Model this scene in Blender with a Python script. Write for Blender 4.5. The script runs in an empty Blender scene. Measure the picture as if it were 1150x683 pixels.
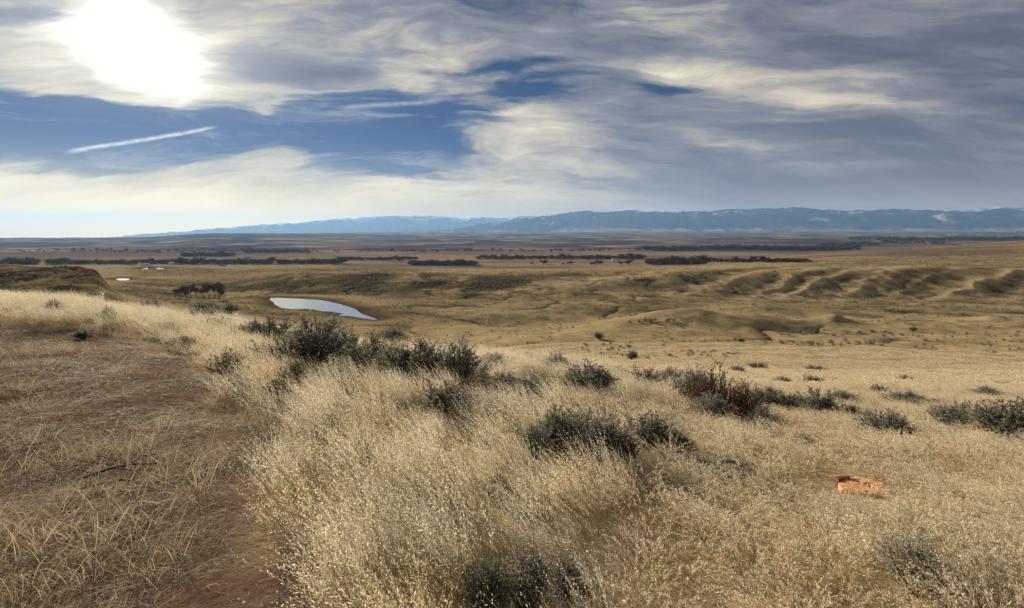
import bpy, bmesh, math, random
import numpy as np
from mathutils import Vector, Matrix

random.seed(7)
SC = bpy.context.scene
ROOT = SC.collection
R = math.radians

# ------------------------------------------------------------------ camera
F_PX, HOR, CX = 650.0, 262.0, 575.0          # focal length and horizon row of the 1150 px wide photograph
CAM_Z = 1.65
cam_d = bpy.data.cameras.new("camera")
cam_d.sensor_fit = 'HORIZONTAL'
cam_d.sensor_width = 36.0
cam_d.lens = 36.0 * F_PX / 1150.0
cam_d.shift_y = -(341.5 - HOR) / 1150.0
cam_d.clip_start = 0.05
cam_d.clip_end = 120000.0
cam = bpy.data.objects.new("camera", cam_d)
ROOT.objects.link(cam)
cam.location = (0, 0, CAM_Z)
cam.rotation_euler = (R(90), 0, 0)
SC.camera = cam

def px_az(u, v=HOR):
    return math.atan((u - CX) / F_PX)
def px_el(u, v):
    return math.atan((HOR - v) / F_PX * math.cos(px_az(u)))

# ------------------------------------------------------------------ light, exposure
EXPOSURE = 0.72
SKY_STRENGTH = 0.1
SUN_STRENGTH = 5.0
SUN_AZ, SUN_EL = px_az(150), px_el(150, 50)
SC.view_settings.view_transform = 'Standard'
SC.view_settings.look = 'None'
SC.view_settings.gamma = 1.0
SC.view_settings.exposure = EXPOSURE
SC.view_settings.use_curve_mapping = False
SC.render.engine = 'CYCLES'
SC.cycles.use_denoising = True
SC.cycles.denoiser = 'OPENIMAGEDENOISE'
SC.cycles.denoising_input_passes = 'RGB_ALBEDO_NORMAL'
SC.cycles.denoising_prefilter = 'NONE'
SC.cycles.max_bounces = 6
SC.cycles.diffuse_bounces = 3
SC.cycles.glossy_bounces = 2
SC.cycles.transmission_bounces = 3
SC.cycles.volume_bounces = 0
SC.cycles.sample_clamp_indirect = 6.0

sun_d = bpy.data.lights.new("sun", 'SUN')
sun_d.energy = SUN_STRENGTH
sun_d.angle = R(0.6)
sun_d.color = (1.0, 0.90, 0.76)
sun = bpy.data.objects.new("sun", sun_d)
ROOT.objects.link(sun)
sdir = Vector((math.sin(SUN_AZ) * math.cos(SUN_EL), math.cos(SUN_AZ) * math.cos(SUN_EL), math.sin(SUN_EL)))
sun.rotation_euler = (-sdir).to_track_quat('-Z', 'Y').to_euler()

# ------------------------------------------------------------------ node helper
class NT:
    def __init__(self, tree):
        self.t = tree; self.n = tree.nodes; self.l = tree.links
    def node(self, typ, **kw):
        nd = self.n.new(typ)
        for k, v in kw.items():
            setattr(nd, k, v)
        return nd
    def put(self, sock, val):
        if isinstance(val, bpy.types.NodeSocket):
            self.l.new(val, sock)
        elif val is not None:
            sock.default_value = val
    def math(self, op, a, b=None, c=None, clamp=False):
        nd = self.node('ShaderNodeMath', operation=op, use_clamp=clamp)
        self.put(nd.inputs[0], a)
        if b is not None: self.put(nd.inputs[1], b)
        if c is not None: self.put(nd.inputs[2], c)
        return nd.outputs[0]
    def vec(self, op, a, b=None):
        nd = self.node('ShaderNodeVectorMath', operation=op)
        self.put(nd.inputs[0], a)
        if b is not None: self.put(nd.inputs[1], b)
        return nd.outputs['Value'] if op in ('DOT_PRODUCT', 'LENGTH') else nd.outputs[0]
    def xyz(self, x, y, z=0.0):
        nd = self.node('ShaderNodeCombineXYZ')
        self.put(nd.inputs[0], x); self.put(nd.inputs[1], y); self.put(nd.inputs[2], z)
        return nd.outputs[0]
    def sep(self, v):
        nd = self.node('ShaderNodeSeparateXYZ'); self.put(nd.inputs[0], v)
        return nd.outputs
    def noise(self, vec, scale=1.0, detail=4.0, rough=0.55, color=False, dist=0.0):
        nd = self.node('ShaderNodeTexNoise')
        self.put(nd.inputs['Vector'], vec)
        nd.inputs['Scale'].default_value = scale
        nd.inputs['Detail'].default_value = detail
        nd.inputs['Roughness'].default_value = rough
        nd.inputs['Distortion'].default_value = dist
        return nd.outputs['Color'] if color else nd.outputs[0]
    def mix(self, fac, a, b, mode='MIX'):
        nd = self.node('ShaderNodeMix', data_type='RGBA', blend_type=mode)
        self.put(nd.inputs[0], fac)
        for s, v in ((nd.inputs[6], a), (nd.inputs[7], b)):
            if isinstance(v, tuple) and len(v) == 3: v = (*v, 1.0)
            self.put(s, v)
        return nd.outputs[2]
    def step(self, x, lo, hi):
        nd = self.node('ShaderNodeMapRange', interpolation_type='SMOOTHSTEP')
        self.put(nd.inputs[0], x); self.put(nd.inputs[1], lo); self.put(nd.inputs[2], hi)
        return nd.outputs[0]
    def ramp(self, x, stops):
        nd = self.node('ShaderNodeValToRGB')
        cr = nd.color_ramp
        while len(cr.elements) < len(stops): cr.elements.new(0.5)
        for e, (p, c) in zip(cr.elements, stops):
            e.position = p; e.color = (*c, 1.0)
        self.put(nd.inputs[0], x)
        return nd.outputs[0]

# ------------------------------------------------------------------ sky
world = bpy.data.worlds.new("World")
SC.world = world
world.use_nodes = True
world.cycles.sampling_method = 'MANUAL'
world.cycles.sample_map_resolution = 512
wt = world.node_tree
wt.nodes.clear()
W = NT(wt)
out = W.node('ShaderNodeOutputWorld')
bg = W.node('ShaderNodeBackground')
bg.inputs[1].default_value = SKY_STRENGTH
wt.links.new(bg.outputs[0], out.inputs[0])
sky = W.node('ShaderNodeTexSky', sky_type='NISHITA')
sky.sun_disc = False
sky.sun_elevation = SUN_EL
sky.sun_rotation = SUN_AZ
sky.altitude = 1200
sky.air_density = 1.0
sky.dust_density = 0.0
sky.ozone_density = 4.0
tc = W.node('ShaderNodeTexCoord')
dx, dy, dz = W.sep(tc.outputs['Generated'])
az = W.math('ARCTAN2', dx, dy)
el = W.math('ARCSINE', dz)
P = W.xyz(az, el)
az2 = W.math('MULTIPLY', az, az)
elc = W.math('MULTIPLY_ADD', az2, 0.15, el)
C0 = W.xyz(az, elc)
wn0 = W.noise(W.vec('MULTIPLY', C0, (2.2, 6.0, 1.0)), 1.0, 3.0, 0.5, color=True)
Ca = W.vec('ADD', C0, W.vec('MULTIPLY', W.vec('SUBTRACT', wn0, (0.5, 0.5, 0.5)), (0.22, 0.10, 0.0)))
wn = W.noise(W.vec('MULTIPLY', Ca, (5.0, 15.0, 1.0)), 1.0, 5.0, 0.6, color=True)
wc = W.vec('SUBTRACT', wn, (0.5, 0.5, 0.5))
Cw = W.vec('ADD', Ca, W.vec('MULTIPLY', wc, (0.10, 0.040, 0.0)))
Pw = W.vec('ADD', P, W.vec('ADD', W.vec('MULTIPLY', W.vec('SUBTRACT', wn0, (0.5, 0.5, 0.5)), (0.16, 0.07, 0.0)), W.vec('MULTIPLY', wc, (0.10, 0.035, 0.0))))
n1 = W.noise(W.vec('MULTIPLY', Cw, (3.2, 15.0, 1.0)), 1.0, 9.0, 0.60)
n2 = W.noise(W.vec('MULTIPLY', Cw, (7.0, 46.0, 1.0)), 1.0, 8.0, 0.64)
n3 = W.noise(W.vec('ADD', W.vec('MULTIPLY', Cw, (2.6, 11.0, 1.0)), (7.3, 2.1, 3.3)), 1.0, 7.0, 0.6)
n4 = W.noise(W.vec('MULTIPLY', Pw, (14.0, 18.0, 1.0)), 1.0, 8.0, 0.65)

def blobs(base, lst, coord=None):
    acc = base
    for (u, v, su, sv, rot, amp) in lst:
        a, e = px_az(u), px_el(u, v)
        ca = math.cos(a)
        mp = W.node('ShaderNodeMapping', vector_type='TEXTURE')
        W.put(mp.inputs[0], coord if coord is not None else Pw)
        mp.inputs['Location'].default_value = (a, e, 0)
        mp.inputs['Rotation'].default_value = (0, 0, R(rot))
        mp.inputs['Scale'].default_value = (su / F_PX * ca, sv / F_PX * ca, 1)
        d2 = W.vec('DOT_PRODUCT', mp.outputs[0], mp.outputs[0])
        g = W.math('POWER', 0.3679, d2)
        acc = W.math('MULTIPLY_ADD', g, amp, acc)
    return acc

COVER = [(40, 144, 190, 26, 0, -1.5), (240, 150, 130, 22, 6, -1.0), (410, 136, 130, 34, 6, -1.0), (330, 168, 60, 14, 0, -0.3),
         (600, 96, 60, 16, 4, -0.9), (745, 95, 55, 11, 0, -0.55), (480, 168, 60, 10, 0, -0.5), (560, 76, 120, 9, 8, -0.5),
         (380, 55, 240, 46, 0, 0.6), (930, 110, 330, 110, 0, 0.5), (170, 218, 300, 36, 0, 0.40), (560, 165, 60, 34, -20, 0.45),
         (300, 165, 60, 34, -55, 0.75), (430, 190, 120, 10, 4, -0.5), (120, 190, 90, 8, 3, -0.35), (60, 70, 90, 34, 0, 0.4), (150, 125, 90, 10, -8, 0.4), (10, 5, 60, 12, 10, -0.35),
         (280, 196, 120, 12, 4, 0.3), (470, 225, 200, 20, 0, 0.2)]
LIGHT = [(150, 60, 120, 62, 0, 0.50), (325, 82, 95, 13, 2, -0.34), (300, 66, 50, 10, 0, -0.2), (40, 75, 50, 24, 0, 0.10), (15, 8, 60, 14, 10, -0.3),
         (430, 35, 110, 22, -10, 0.10), (640, 22, 190, 26, 0, -0.10), (770, 78, 100, 12, -10, 0.34), (890, 112, 130, 11, -14, 0.30),
         (600, 135, 75, 28, -12, 0.36), (560, 160, 60, 20, -30, 0.2), (960, 192, 90, 9, -6, 0.18), (745, 28, 50, 11, -25, 0.16), (1000, 42, 45, 11, -22, 0.18),
         (1100, 25, 120, 24, 0, -0.14), (200, 216, 330, 40, 0, 0.46), (150, 128, 130, 10, -8, 0.2), (560, 215, 170, 16, -4, 0.2),
         (930, 216, 260, 20, 0, -0.30), (1000, 155, 230, 42, 0, -0.2), (1120, 90, 120, 60, 0, -0.12), (840, 62, 200, 12, -8, -0.12), (430, 95, 130, 12, 5, 0.12),
         (690, 190, 100, 10, -8, 0.12)]
cov = blobs(0.62, COVER)
cov = W.math('MULTIPLY_ADD', W.math('SUBTRACT', n1, 0.5), 1.9, cov)
cov = W.math('MULTIPLY_ADD', W.math('SUBTRACT', n2, 0.5), 1.15, cov)
covm = W.step(cov, 0.18, 0.72)
lum = blobs(0.47, LIGHT)
lum = W.math('MULTIPLY_ADD', W.math('SUBTRACT', n3, 0.5), 1.1, lum)
lum = W.math('MULTIPLY_ADD', W.math('SUBTRACT', n1, 0.5), 0.80, lum)
lum = W.math('MULTIPLY_ADD', W.math('SUBTRACT', n2, 0.5), 0.62, lum)
lum = W.math('MULTIPLY_ADD', W.math('SUBTRACT', n4, 0.5), 0.14, lum)
ccol = W.ramp(lum, [(0.0, (0.075, 0.085, 0.135)), (0.28, (0.135, 0.142, 0.19)), (0.5, (0.255, 0.255, 0.285)),
                    (0.66, (0.50, 0.455, 0.38)), (0.84, (0.80, 0.71, 0.54)), (1.0, (1.0, 0.93, 0.76))])
# the sky gives off its light in the sky texture's own units: K brings a display value there
K = 1.0 / (SKY_STRENGTH * 2 ** EXPOSURE)
ccolk = W.vec('MULTIPLY', ccol, (K, K, K))
# clear sky: the texture, deepened a little as through a thin dry winter air
blue = W.vec('MULTIPLY', sky.outputs[0], (0.028, 0.078, 0.150))
wsp = W.noise(W.vec('ADD', W.vec('MULTIPLY', Pw, (5.0, 34.0, 1.0)), (3.1, 8.7, 1.9)), 1.0, 9.0, 0.68, dist=0.6)
wsm = W.math('MULTIPLY', W.step(wsp, 0.48, 0.76), 0.6)
blue = W.mix(wsm, blue, (0.50 * K, 0.50 * K, 0.48 * K))
col = W.mix(covm, blue, ccolk)
# pale air low over the horizon, warmer and brighter towards the sun
low = W.math('POWER', 0.3679, W.math('POWER', W.math('DIVIDE', W.math('ABSOLUTE', el), 0.054), 1.5))
toward = W.step(az, R(22), R(-30))
lowc = W.mix(toward, (0.70 * K, 0.58 * K, 0.45 * K), (2.3 * K, 1.5 * K, 0.05 * K))
col = W.mix(W.math('MULTIPLY', low, 0.9), col, lowc)
# contrails: two long thin trails
def trail(col, u0, v0, u1, v1, wid, strength):
    a0, e0, a1, e1 = px_az(u0), px_el(u0, v0), px_az(u1), px_el(u1, v1)
    L = math.hypot(a1 - a0, e1 - e0)
    mp = W.node('ShaderNodeMapping', vector_type='TEXTURE')
    W.put(mp.inputs[0], W.vec('ADD', P, W.vec('MULTIPLY', W.vec('SUBTRACT', wn, (0.5, 0.5, 0.5)), (0.0, 0.012, 0.0))))
    mp.inputs['Location'].default_value = ((a0 + a1) / 2, (e0 + e1) / 2, 0)
    mp.inputs['Rotation'].default_value = (0, 0, math.atan2(e1 - e0, a1 - a0))
    mp.inputs['Scale'].default_value = (L / 2, wid / F_PX, 1)
    x, y, _ = W.sep(mp.outputs[0])
    ends = W.step(W.math('ABSOLUTE', x), 1.0, 0.75)
    g = W.math('POWER', 0.3679, W.math('MULTIPLY', y, y))
    nn = W.noise(W.vec('MULTIPLY', P, (90, 120, 1)), 1.0, 3.0, 0.6)
    m = W.math('MULTIPLY', W.math('MULTIPLY', g, ends), W.math('MULTIPLY_ADD', nn, 1.2, 0.25, clamp=True))
    return W.mix(W.math('MULTIPLY', m, strength), col, (0.92 * K, 0.90 * K, 0.86 * K))
col = trail(col, 66, 172, 248, 141, 1.5, 0.85)
col = trail(col, 380, 121, 500, 112, 2.4, 0.35)
col = trail(col, 0, 218, 130, 201, 2.6, 0.35)
# the veiled sun
sunf = blobs(0.0, [(152, 44, 74, 58, 0, 1.25), (164, 100, 40, 24, 0, 0.45), (300, 75, 80, 26, 0, -0.3), (75, 95, 40, 16, 0, -0.2)])
sunf = W.math('MULTIPLY_ADD', W.math('SUBTRACT', n4, 0.5), 0.45, sunf)
sunf = W.math('MULTIPLY_ADD', W.math('SUBTRACT', n2, 0.5), 0.45, sunf)
sunm = W.step(sunf, 0.02, 1.7)
sunm = W.math('POWER', sunm, 1.5)
halo = blobs(0.0, [(150, 48, 170, 58, 0, 0.42)], P)
col = W.mix(halo, col, (1.0 * K, 0.96 * K, 0.86 * K))
addc = W.vec('MULTIPLY', W.xyz(sunm, sunm, sunm), (2.9 * K, 2.75 * K, 2.4 * K))
col = W.vec('ADD', col, addc)
# below the horizon: dull ground light
dn = W.step(el, -0.002, -0.02)
col = W.mix(dn, col, (0.16 * K, 0.13 * K, 0.09 * K))
wt.links.new(col, bg.inputs[0])

# ------------------------------------------------------------------ noise for heights
def gn(x, y, seed=0):
    xi = np.floor(x).astype(np.int64); yi = np.floor(y).astype(np.int64)
    fx = x - xi; fy = y - yi
    def g(ix, iy, dx_, dy_):
        h = (ix * 374761393 + iy * 668265263 + seed * 974634777) & 0xFFFFFFFF
        h = ((h ^ (h >> 13)) * 1274126177) & 0xFFFFFFFF
        h = (h ^ (h >> 16)) & 0xFFFF
        a = h * (2 * np.pi / 65536.0)
        return np.cos(a) * dx_ + np.sin(a) * dy_
    sx = fx * fx * fx * (fx * (fx * 6 - 15) + 10); sy = fy * fy * fy * (fy * (fy * 6 - 15) + 10)
    a = g(xi, yi, fx, fy); b = g(xi + 1, yi, fx - 1, fy)
    c = g(xi, yi + 1, fx, fy - 1); d = g(xi + 1, yi + 1, fx - 1, fy - 1)
    return ((a + (b - a) * sx) * (1 - sy) + (c + (d - c) * sx) * sy) * 1.5
def fbm(x, y, seed=0, octv=3):
    s = 0; a = 1.0
    for o in range(octv):
        s = s + a * gn(x * 2 ** o, y * 2 ** o, seed + o * 13); a *= 0.5
    return s
def sstep(x, lo, hi):
    t = np.clip((x - lo) / (hi - lo), 0, 1); return t * t * (3 - 2 * t)

# ------------------------------------------------------------------ ground heights
# profiles of the land along lines of sight: (distance, row) or (distance, height) sampled while walking away from the hilltop
FARV = [(2500, 287), (3500, 281.5), (5000, 275.5), (8000, 269), (12000, 264.8), (18000, 262), (24500, 260.5)]
FARL = [(2500, 287), (3500, 282), (5000, 277), (7000, 272.5), (9500, 268.5), (14000, 267.5), (18000, 267.3), (24500, 266.8)]
FARM = [(2500, 287), (3500, 282), (5000, 276), (7000, 270), (9000, 263.5), (9800, 262.5), (14000, 263.5), (18000, 262.5), (24500, 262)]
def pr(near, mid, far):
    out_ = [(0.2, 0.0), (1.0, 0.0)]
    out_ += near
    for Y, v in list(mid) + list(far):
        out_.append((Y, CAM_Z - (v - HOR) / F_PX * Y))
    return out_
COLS = {
 -60: pr([(3, 0.02), (6, 0.0), (12, -0.1), (18, -0.5), (23, -1.1), (35, -3.2), (60, -8), (100, -14)],
         [(160, 327), (200, 311), (235, 297.5), (270, 300), (400, 318), (900, 303), (1800, 295)], FARL),
 60: pr([(3, 0.0), (6, 0.0), (12, -0.15), (18, -0.6), (23, -1.2), (35, -3.2), (60, -8), (100, -14.5)],
         [(160, 330), (200, 312), (235, 297.5), (265, 300), (400, 320), (900, 303), (1800, 296)], FARL),
 100: pr([(3, 0.0), (6, -0.02), (12, -0.2), (18, -0.7), (23, -1.3), (35, -3.3), (60, -8.5), (100, -16)],
         [(160, 334), (200, 316), (235, 299.5), (262, 304), (400, 321), (560, 314), (900, 303), (1800, 296)], FARL),
 140: pr([(3, 0.0), (6, -0.04), (12, -0.3), (18, -0.9), (23, -1.6), (35, -4), (60, -10), (100, -18)],
         [(170, 338), (235, 333), (350, 326), (470, 318), (560, 313.5), (750, 307), (1000, 301.6), (1800, 296)], FARL),
 250: pr([(3, 0.0), (6, -0.12), (10, -0.35), (14, -0.7), (18, -1.2), (24, -2.4), (35, -5), (60, -11), (110, -22)],
         [(200, 356), (270, 343), (340, 338), (430, 331), (500, 321), (600, 310), (850, 305), (1200, 300.5), (1800, 297)], FARM),
 360: pr([(3, -0.02), (6, -0.2), (10, -0.6), (14, -1.15), (20, -2.3), (35, -6), (60, -12), (120, -24)],
         [(200, 368), (258, 361), (350, 337), (400, 331), (450, 319), (520, 307), (600, 305.5), (800, 304), (1100, 301), (1800, 297)], FARM),
 450: pr([(3, -0.05), (6, -0.28), (10, -0.75), (14, -1.45), (18, -2.2), (25, -4), (40, -9), (70, -17), (120, -26)],
         [(180, 387), (220, 372), (265, 357), (330, 343), (400, 329), (450, 316), (500, 307), (600, 305), (800, 303.5), (1100, 301), (1800, 297)], FARV),
 600: pr([(3, -0.1), (6, -0.4), (10, -0.95), (14, -1.6), (20, -2.8), (30, -5.6), (60, -15)],
         [(130, 395), (180, 380), (230, 368), (285, 359), (340, 344), (410, 328), (480, 314), (560, 306.5), (700, 305), (900, 303), (1800, 297)], FARV),
 750: pr([(3, -0.2), (6, -0.65), (10, -1.35), (15, -2.4), (22, -4.0), (32, -6.4), (45, -9.2), (62, -12.9), (90, -18.2)],
         [(130, 390.5), (180, 375), (222, 359), (245, 359.5), (290, 354), (340, 343), (400, 334), (432, 329), (545, 304.5), (650, 302), (1000, 299.5), (1800, 296)], FARV),
 900: pr([(3, -0.25), (6, -0.8), (10, -1.7), (15, -2.85), (20, -4.0), (30, -6.3), (45, -9.7), (62, -13.2), (90, -18.2)],
         [(130, 390), (170, 380), (225, 368), (280, 353), (340, 344), (400, 339), (432, 335), (545, 302), (700, 298), (1100, 292), (1800, 286.5)], FARV),
 1150: pr([(3, -0.3), (6, -0.85), (10, -1.75), (15, -2.9), (20, -4.0), (30, -6.2), (45, -9.6), (62, -13), (90, -18.3)],
         [(130, 392), (200, 375), (260, 362), (330, 350), (400, 340), (432, 335), (545, 301), (700, 296), (1100, 284), (1800, 274), (2500, 270), (3000, 271)], [(3800, 277), (5000, 274), (8000, 268), (12000, 264.5), (18000, 261.5), (24500, 259.5)]),
}
def pchip(xs, ys, xq):
    xs = np.array(xs, float); ys = np.array(ys, float)
    h = np.diff(xs); d = np.diff(ys) / h
    m = np.zeros_like(xs)
    for i in range(1, len(xs) - 1):
        if d[i - 1] * d[i] > 0:
            w1 = 2 * h[i] + h[i - 1]; w2 = h[i] + 2 * h[i - 1]
            m[i] = (w1 + w2) / (w1 / d[i - 1] + w2 / d[i])
    m[0] = d[0]; m[-1] = d[-1]
    i = np.clip(np.searchsorted(xs, xq) - 1, 0, len(h) - 1)
    t = (xq - xs[i]) / h[i]
    t2, t3 = t * t, t * t * t
    return (2 * t3 - 3 * t2 + 1) * ys[i] + (t3 - 2 * t2 + t) * h[i] * m[i] + (-2 * t3 + 3 * t2) * ys[i + 1] + (t3 - t2) * h[i] * m[i + 1]
LY = np.linspace(math.log(0.2), math.log(24500), 1600)
US = np.linspace(-60, 1150, 243)
us_c = sorted(COLS)
tab_c = np.stack([pchip([math.log(y) for y, z in COLS[u]], [z for y, z in COLS[u]], LY) for u in us_c], 1)
TAB = np.empty((len(LY), len(US)))
for i in range(len(LY)):
    TAB[i] = pchip(us_c, tab_c[i], US)
def tab(u, Y):
    fu = np.clip((u - US[0]) / (US[1] - US[0]), 0, len(US) - 1.001)
    fy = np.clip((np.log(np.maximum(Y, 0.2)) - LY[0]) / (LY[1] - LY[0]), 0, len(LY) - 1.001)
    iu = fu.astype(int); iy = fy.astype(int); a = fu - iu; b = fy - iy
    return ((TAB[iy, iu] * (1 - a) + TAB[iy, iu + 1] * a) * (1 - b) + (TAB[iy + 1, iu] * (1 - a) + TAB[iy + 1, iu + 1] * a) * b)

AZ_F = np.linspace(R(-47), R(47), 860)
AZ_B = np.linspace(R(47), R(313), 76)[1:-1]
AZ = np.concatenate([AZ_F, AZ_B])
def rings(segs):
    r = [segs[0][0]]
    for (_, end, st) in segs:
        while r[-1] < end: r.append(r[-1] * (1 + st))
    return np.array(r)
RR = rings([(0.3, 1.5, 0.08), (1.5, 25, 0.016), (25, 240, 0.012), (240, 620, 0.005), (620, 3000, 0.009), (3000, 24400, 0.012)])
GA, GR = np.meshgrid(AZ, RR)
GX, GY = GR * np.sin(GA), GR * np.cos(GA)
a_s = np.where(GA > np.pi, GA - 2 * np.pi, GA)             # -180..180
back = np.clip((np.abs(a_s) - R(46)) / R(134), 0, 1)
a_c = np.clip(a_s, R(-44.3), R(41.5))
a_c = a_c * (1 - sstep(back, 0, 1)) + R(-1.4) * sstep(back, 0, 1)
GU = CX + F_PX * np.tan(a_c)
GYD = GR * np.cos(np.clip(np.abs(a_s), 0, R(46)))
# spurs of the bluff on the far side of the valley
SPURS = [(455, 26, 16, 0.3), (520, 30, 12, 0.3), (655, 44, 20, 1.2), (735, 26, 6, 0.7), (806, 26, 17, 0.9), (868, 20, 17, 0.6), (910, 22, 21, 0.9), (968, 24, 15, 0.5),
         (1018, 18, 7, 0.8), (1092, 26, 22, 1.0), (1165, 20, 12, 0.5)]
winY = sstep(GYD, 360, 440) * (1 - sstep(GYD, 540, 700))
off = np.zeros_like(GU)
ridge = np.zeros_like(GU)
wob = 14 * gn(GX / 34, GY / 34, 5) + 5 * gn(GX / 11, GY / 11, 55)
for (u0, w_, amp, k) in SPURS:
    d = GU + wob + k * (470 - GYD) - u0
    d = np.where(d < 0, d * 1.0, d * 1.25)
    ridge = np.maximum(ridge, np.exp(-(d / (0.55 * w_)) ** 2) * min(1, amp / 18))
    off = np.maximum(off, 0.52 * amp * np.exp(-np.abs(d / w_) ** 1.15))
off = (off - 3) * sstep(GU, 380, 520) + (10 * gn(GX / 60, GY / 60, 9)) * (1 - sstep(GU, 380, 520))
off = off + 2.5 * gn(GX / 14, GY / 40, 21) + 1.2 * gn(GX / 5, GY / 14, 22) * sstep(GU, 420, 620)
H = tab(GU, GYD + off * winY)
# smaller relief, growing with distance
H += 0.035 * gn(GX / 0.9, GY / 0.9, 1) * sstep(GR, 0.8, 2.5) * (GR < 60)
H += 0.12 * gn(GX / 4.5, GY / 4.5, 2) * sstep(GR, 4, 14) * (1 - sstep(GR, 400, 700))
H += 0.7 * gn(GX / 22, GY / 22, 3) * sstep(GR, 60, 160) * (1 - sstep(GR, 1500, 2600))
H += 0.30 * gn(GX / 8, GY / 8, 33) * sstep(GR, 60, 130) * (1 - sstep(GR, 700, 1200))
H -= 1.1 * np.exp(-np.abs(gn(GX / 55 + 0.4 * gn(GX / 20, GY / 20, 8), GY / 80, 14)) * 9) * sstep(GR, 120, 200) * (1 - sstep(GR, 520, 620))
H += 3.0 * gn(GX / 120, GY / 120, 4) * sstep(GR, 550, 900) * (1 - sstep(GR, 1500, 1900))
H += 11 * fbm(GX / 900, GY / 700, 6, 4) * sstep(GR, 3200, 5200)
H += 26 * gn(GX / 2600, GY / 1500, 7) * sstep(GR, 4500, 9000)
H -= (1.8 * np.exp(-np.abs(gn(GX / 16, GY / 60, 91)) * 6) + 0.8 * gn(GX / 7, GY / 10, 92)) * sstep(GYD, 140, 175) * (1 - sstep(GYD, 240, 290)) * (1 - sstep(GU, 110, 160))
# gold mounds on the near valley side
def mound(u, Y, rx, ry, h, sharp=1.0):
    global H
    x0, y0 = (u - CX) / F_PX * Y, Y
    d = np.sqrt(((GX - x0) / rx) ** 2 + ((GY - y0) / ry) ** 2)
    H += h * np.exp(-d ** (1.6 * sharp))
mound(938, 232, 9.5, 11, 4.6, 0.8)
mound(775, 212, 27, 22, 4.2)
mound(860, 235, 20, 16, 2.4)
mound(690, 255, 22, 14, 2.0)
H += 1.5 * gn(GX / 58, GY / 46, 77) * sstep(GR, 150, 210) * (1 - sstep(GR, 380, 450)) * sstep(GU, 430, 560)
mound(1010, 240, 18, 14, 2.2)
mound(845, 300, 26, 16, 4.0)
mound(640, 330, 40, 22, 2.4)
mound(1120, 262, 22, 16, 2.8)

# ponds
def poly_world(pts, z):
    o = []
    for u, v in pts:
        Y = F_PX * (CAM_Z - z) / (v - HOR)
        o.append(((u - CX) / F_PX * Y, Y))
    return np.array(o)
def refine(poly, n=4, j=0.8, seed=3):
    rs = np.random.RandomState(seed); o = []
    m = len(poly)
    for i in range(m):
        p0, p1, p2, p3 = poly[i - 1], poly[i], poly[(i + 1) % m], poly[(i + 2) % m]
        for k in range(n):
            t = k / n
            q = 0.5 * (2 * p1 + (p2 - p0) * t + (2 * p0 - 5 * p1 + 4 * p2 - p3) * t * t + (3 * p1 - p0 - 3 * p2 + p3) * t ** 3)
            o.append(q + rs.uniform(-j, j, 2) * (1 if k else 0.3))
    return np.array(o)
def sdist(poly, x, y):
    inside = np.zeros(x.shape, bool); dm = np.full(x.shape, 1e9)
    m = len(poly)
    for i in range(m):
        ax, ay = poly[i]; bx, by = poly[(i + 1) % m]
        c = ((ay > y) != (by > y)) & (x < (bx - ax) * (y - ay) / (by - ay + 1e-12) + ax)
        inside ^= c
        L2 = (bx - ax) ** 2 + (by - ay) ** 2 + 1e-9
        t = np.clip(((x - ax) * (bx - ax) + (y - ay) * (by - ay)) / L2, 0, 1)
        dm = np.minimum(dm, np.hypot(x - ax - t * (bx - ax), y - ay - t * (by - ay)))
    return np.where(inside, -dm, dm)
POND = [(303, 335.3), (313, 344.2), (325, 347), (343, 346.8), (355, 348.4), (362, 349.6), (373, 350.2), (385, 352.2), (381, 354.2), (395, 355.4),
        (424, 359.2), (406, 352.4), (395, 345.6), (377, 340.6), (361, 337.2), (343, 335.9), (320, 334.9)]
PONDS = [("pond_water", POND, -38.2, 4, 0.5, 45), ("pool_water", [(130, 313.2), (133, 314.6), (142, 314.8), (146, 313.6), (140, 312.8)], -42.2, 3, 0.8, 50),
         ("slough_water", [(160, 301.9), (170, 302.6), (184, 302.2), (183, 301.2), (170, 301.0)], -59.3, 3, 3, 110)]
pond_polys = []
bank = np.zeros_like(H)
for nm, pts, z, n, j, reach in PONDS:
    poly = refine(poly_world(pts, z), n, j)
    pond_polys.append((nm, poly, z))
    x0, y0 = poly.min(0) - reach * 1.2; x1, y1 = poly.max(0) + reach * 1.2
    sel = (GX > x0) & (GX < x1) & (GY > y0) & (GY < y1)
    sd = sdist(poly, GX[sel], GY[sel])
    w = sstep(sd, 0, reach)
    bz = z + np.where(sd < 0, np.maximum(-1.5, sd * 0.2), sd * 0.07 + 0.02)
    H[sel] = bz * (1 - w) + H[sel] * w
    bank[sel] = np.maximum(bank[sel], 1 - sstep(sd, 1, 0.32 * reach))

LR = np.log(RR)
def hgt(x, y):
    x = np.asarray(x, float); y = np.asarray(y, float)
    r = np.hypot(x, y); a = np.arctan2(x, y)
    a = np.where(a < AZ[0], a + 2 * np.pi, a)
    fa = np.interp(a, AZ, np.arange(len(AZ))); fr = np.interp(np.log(np.maximum(r, RR[0])), LR, np.arange(len(RR)))
    ia = np.minimum(fa.astype(int), len(AZ) - 2); ir = np.minimum(fr.astype(int), len(RR) - 2)
    p = fa - ia; q = fr - ir
    return (H[ir, ia] * (1 - p) + H[ir, ia + 1] * p) * (1 - q) + (H[ir + 1, ia] * (1 - p) + H[ir + 1, ia + 1] * p) * q
YS = np.exp(np.linspace(math.log(1.5), math.log(20000), 6000))
def spot(u, v, ymin=1.5):
    """where the line of sight through a place of the photograph meets the land"""
    X = (u - CX) / F_PX * YS
    z = hgt(X, YS)
    vv = HOR + F_PX * (CAM_Z - z) / YS
    ok = np.nonzero((vv <= v) & (YS >= ymin))[0]
    i = ok[0] if len(ok) else len(YS) - 1
    return float(X[i]), float(YS[i]), float(z[i])
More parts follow.
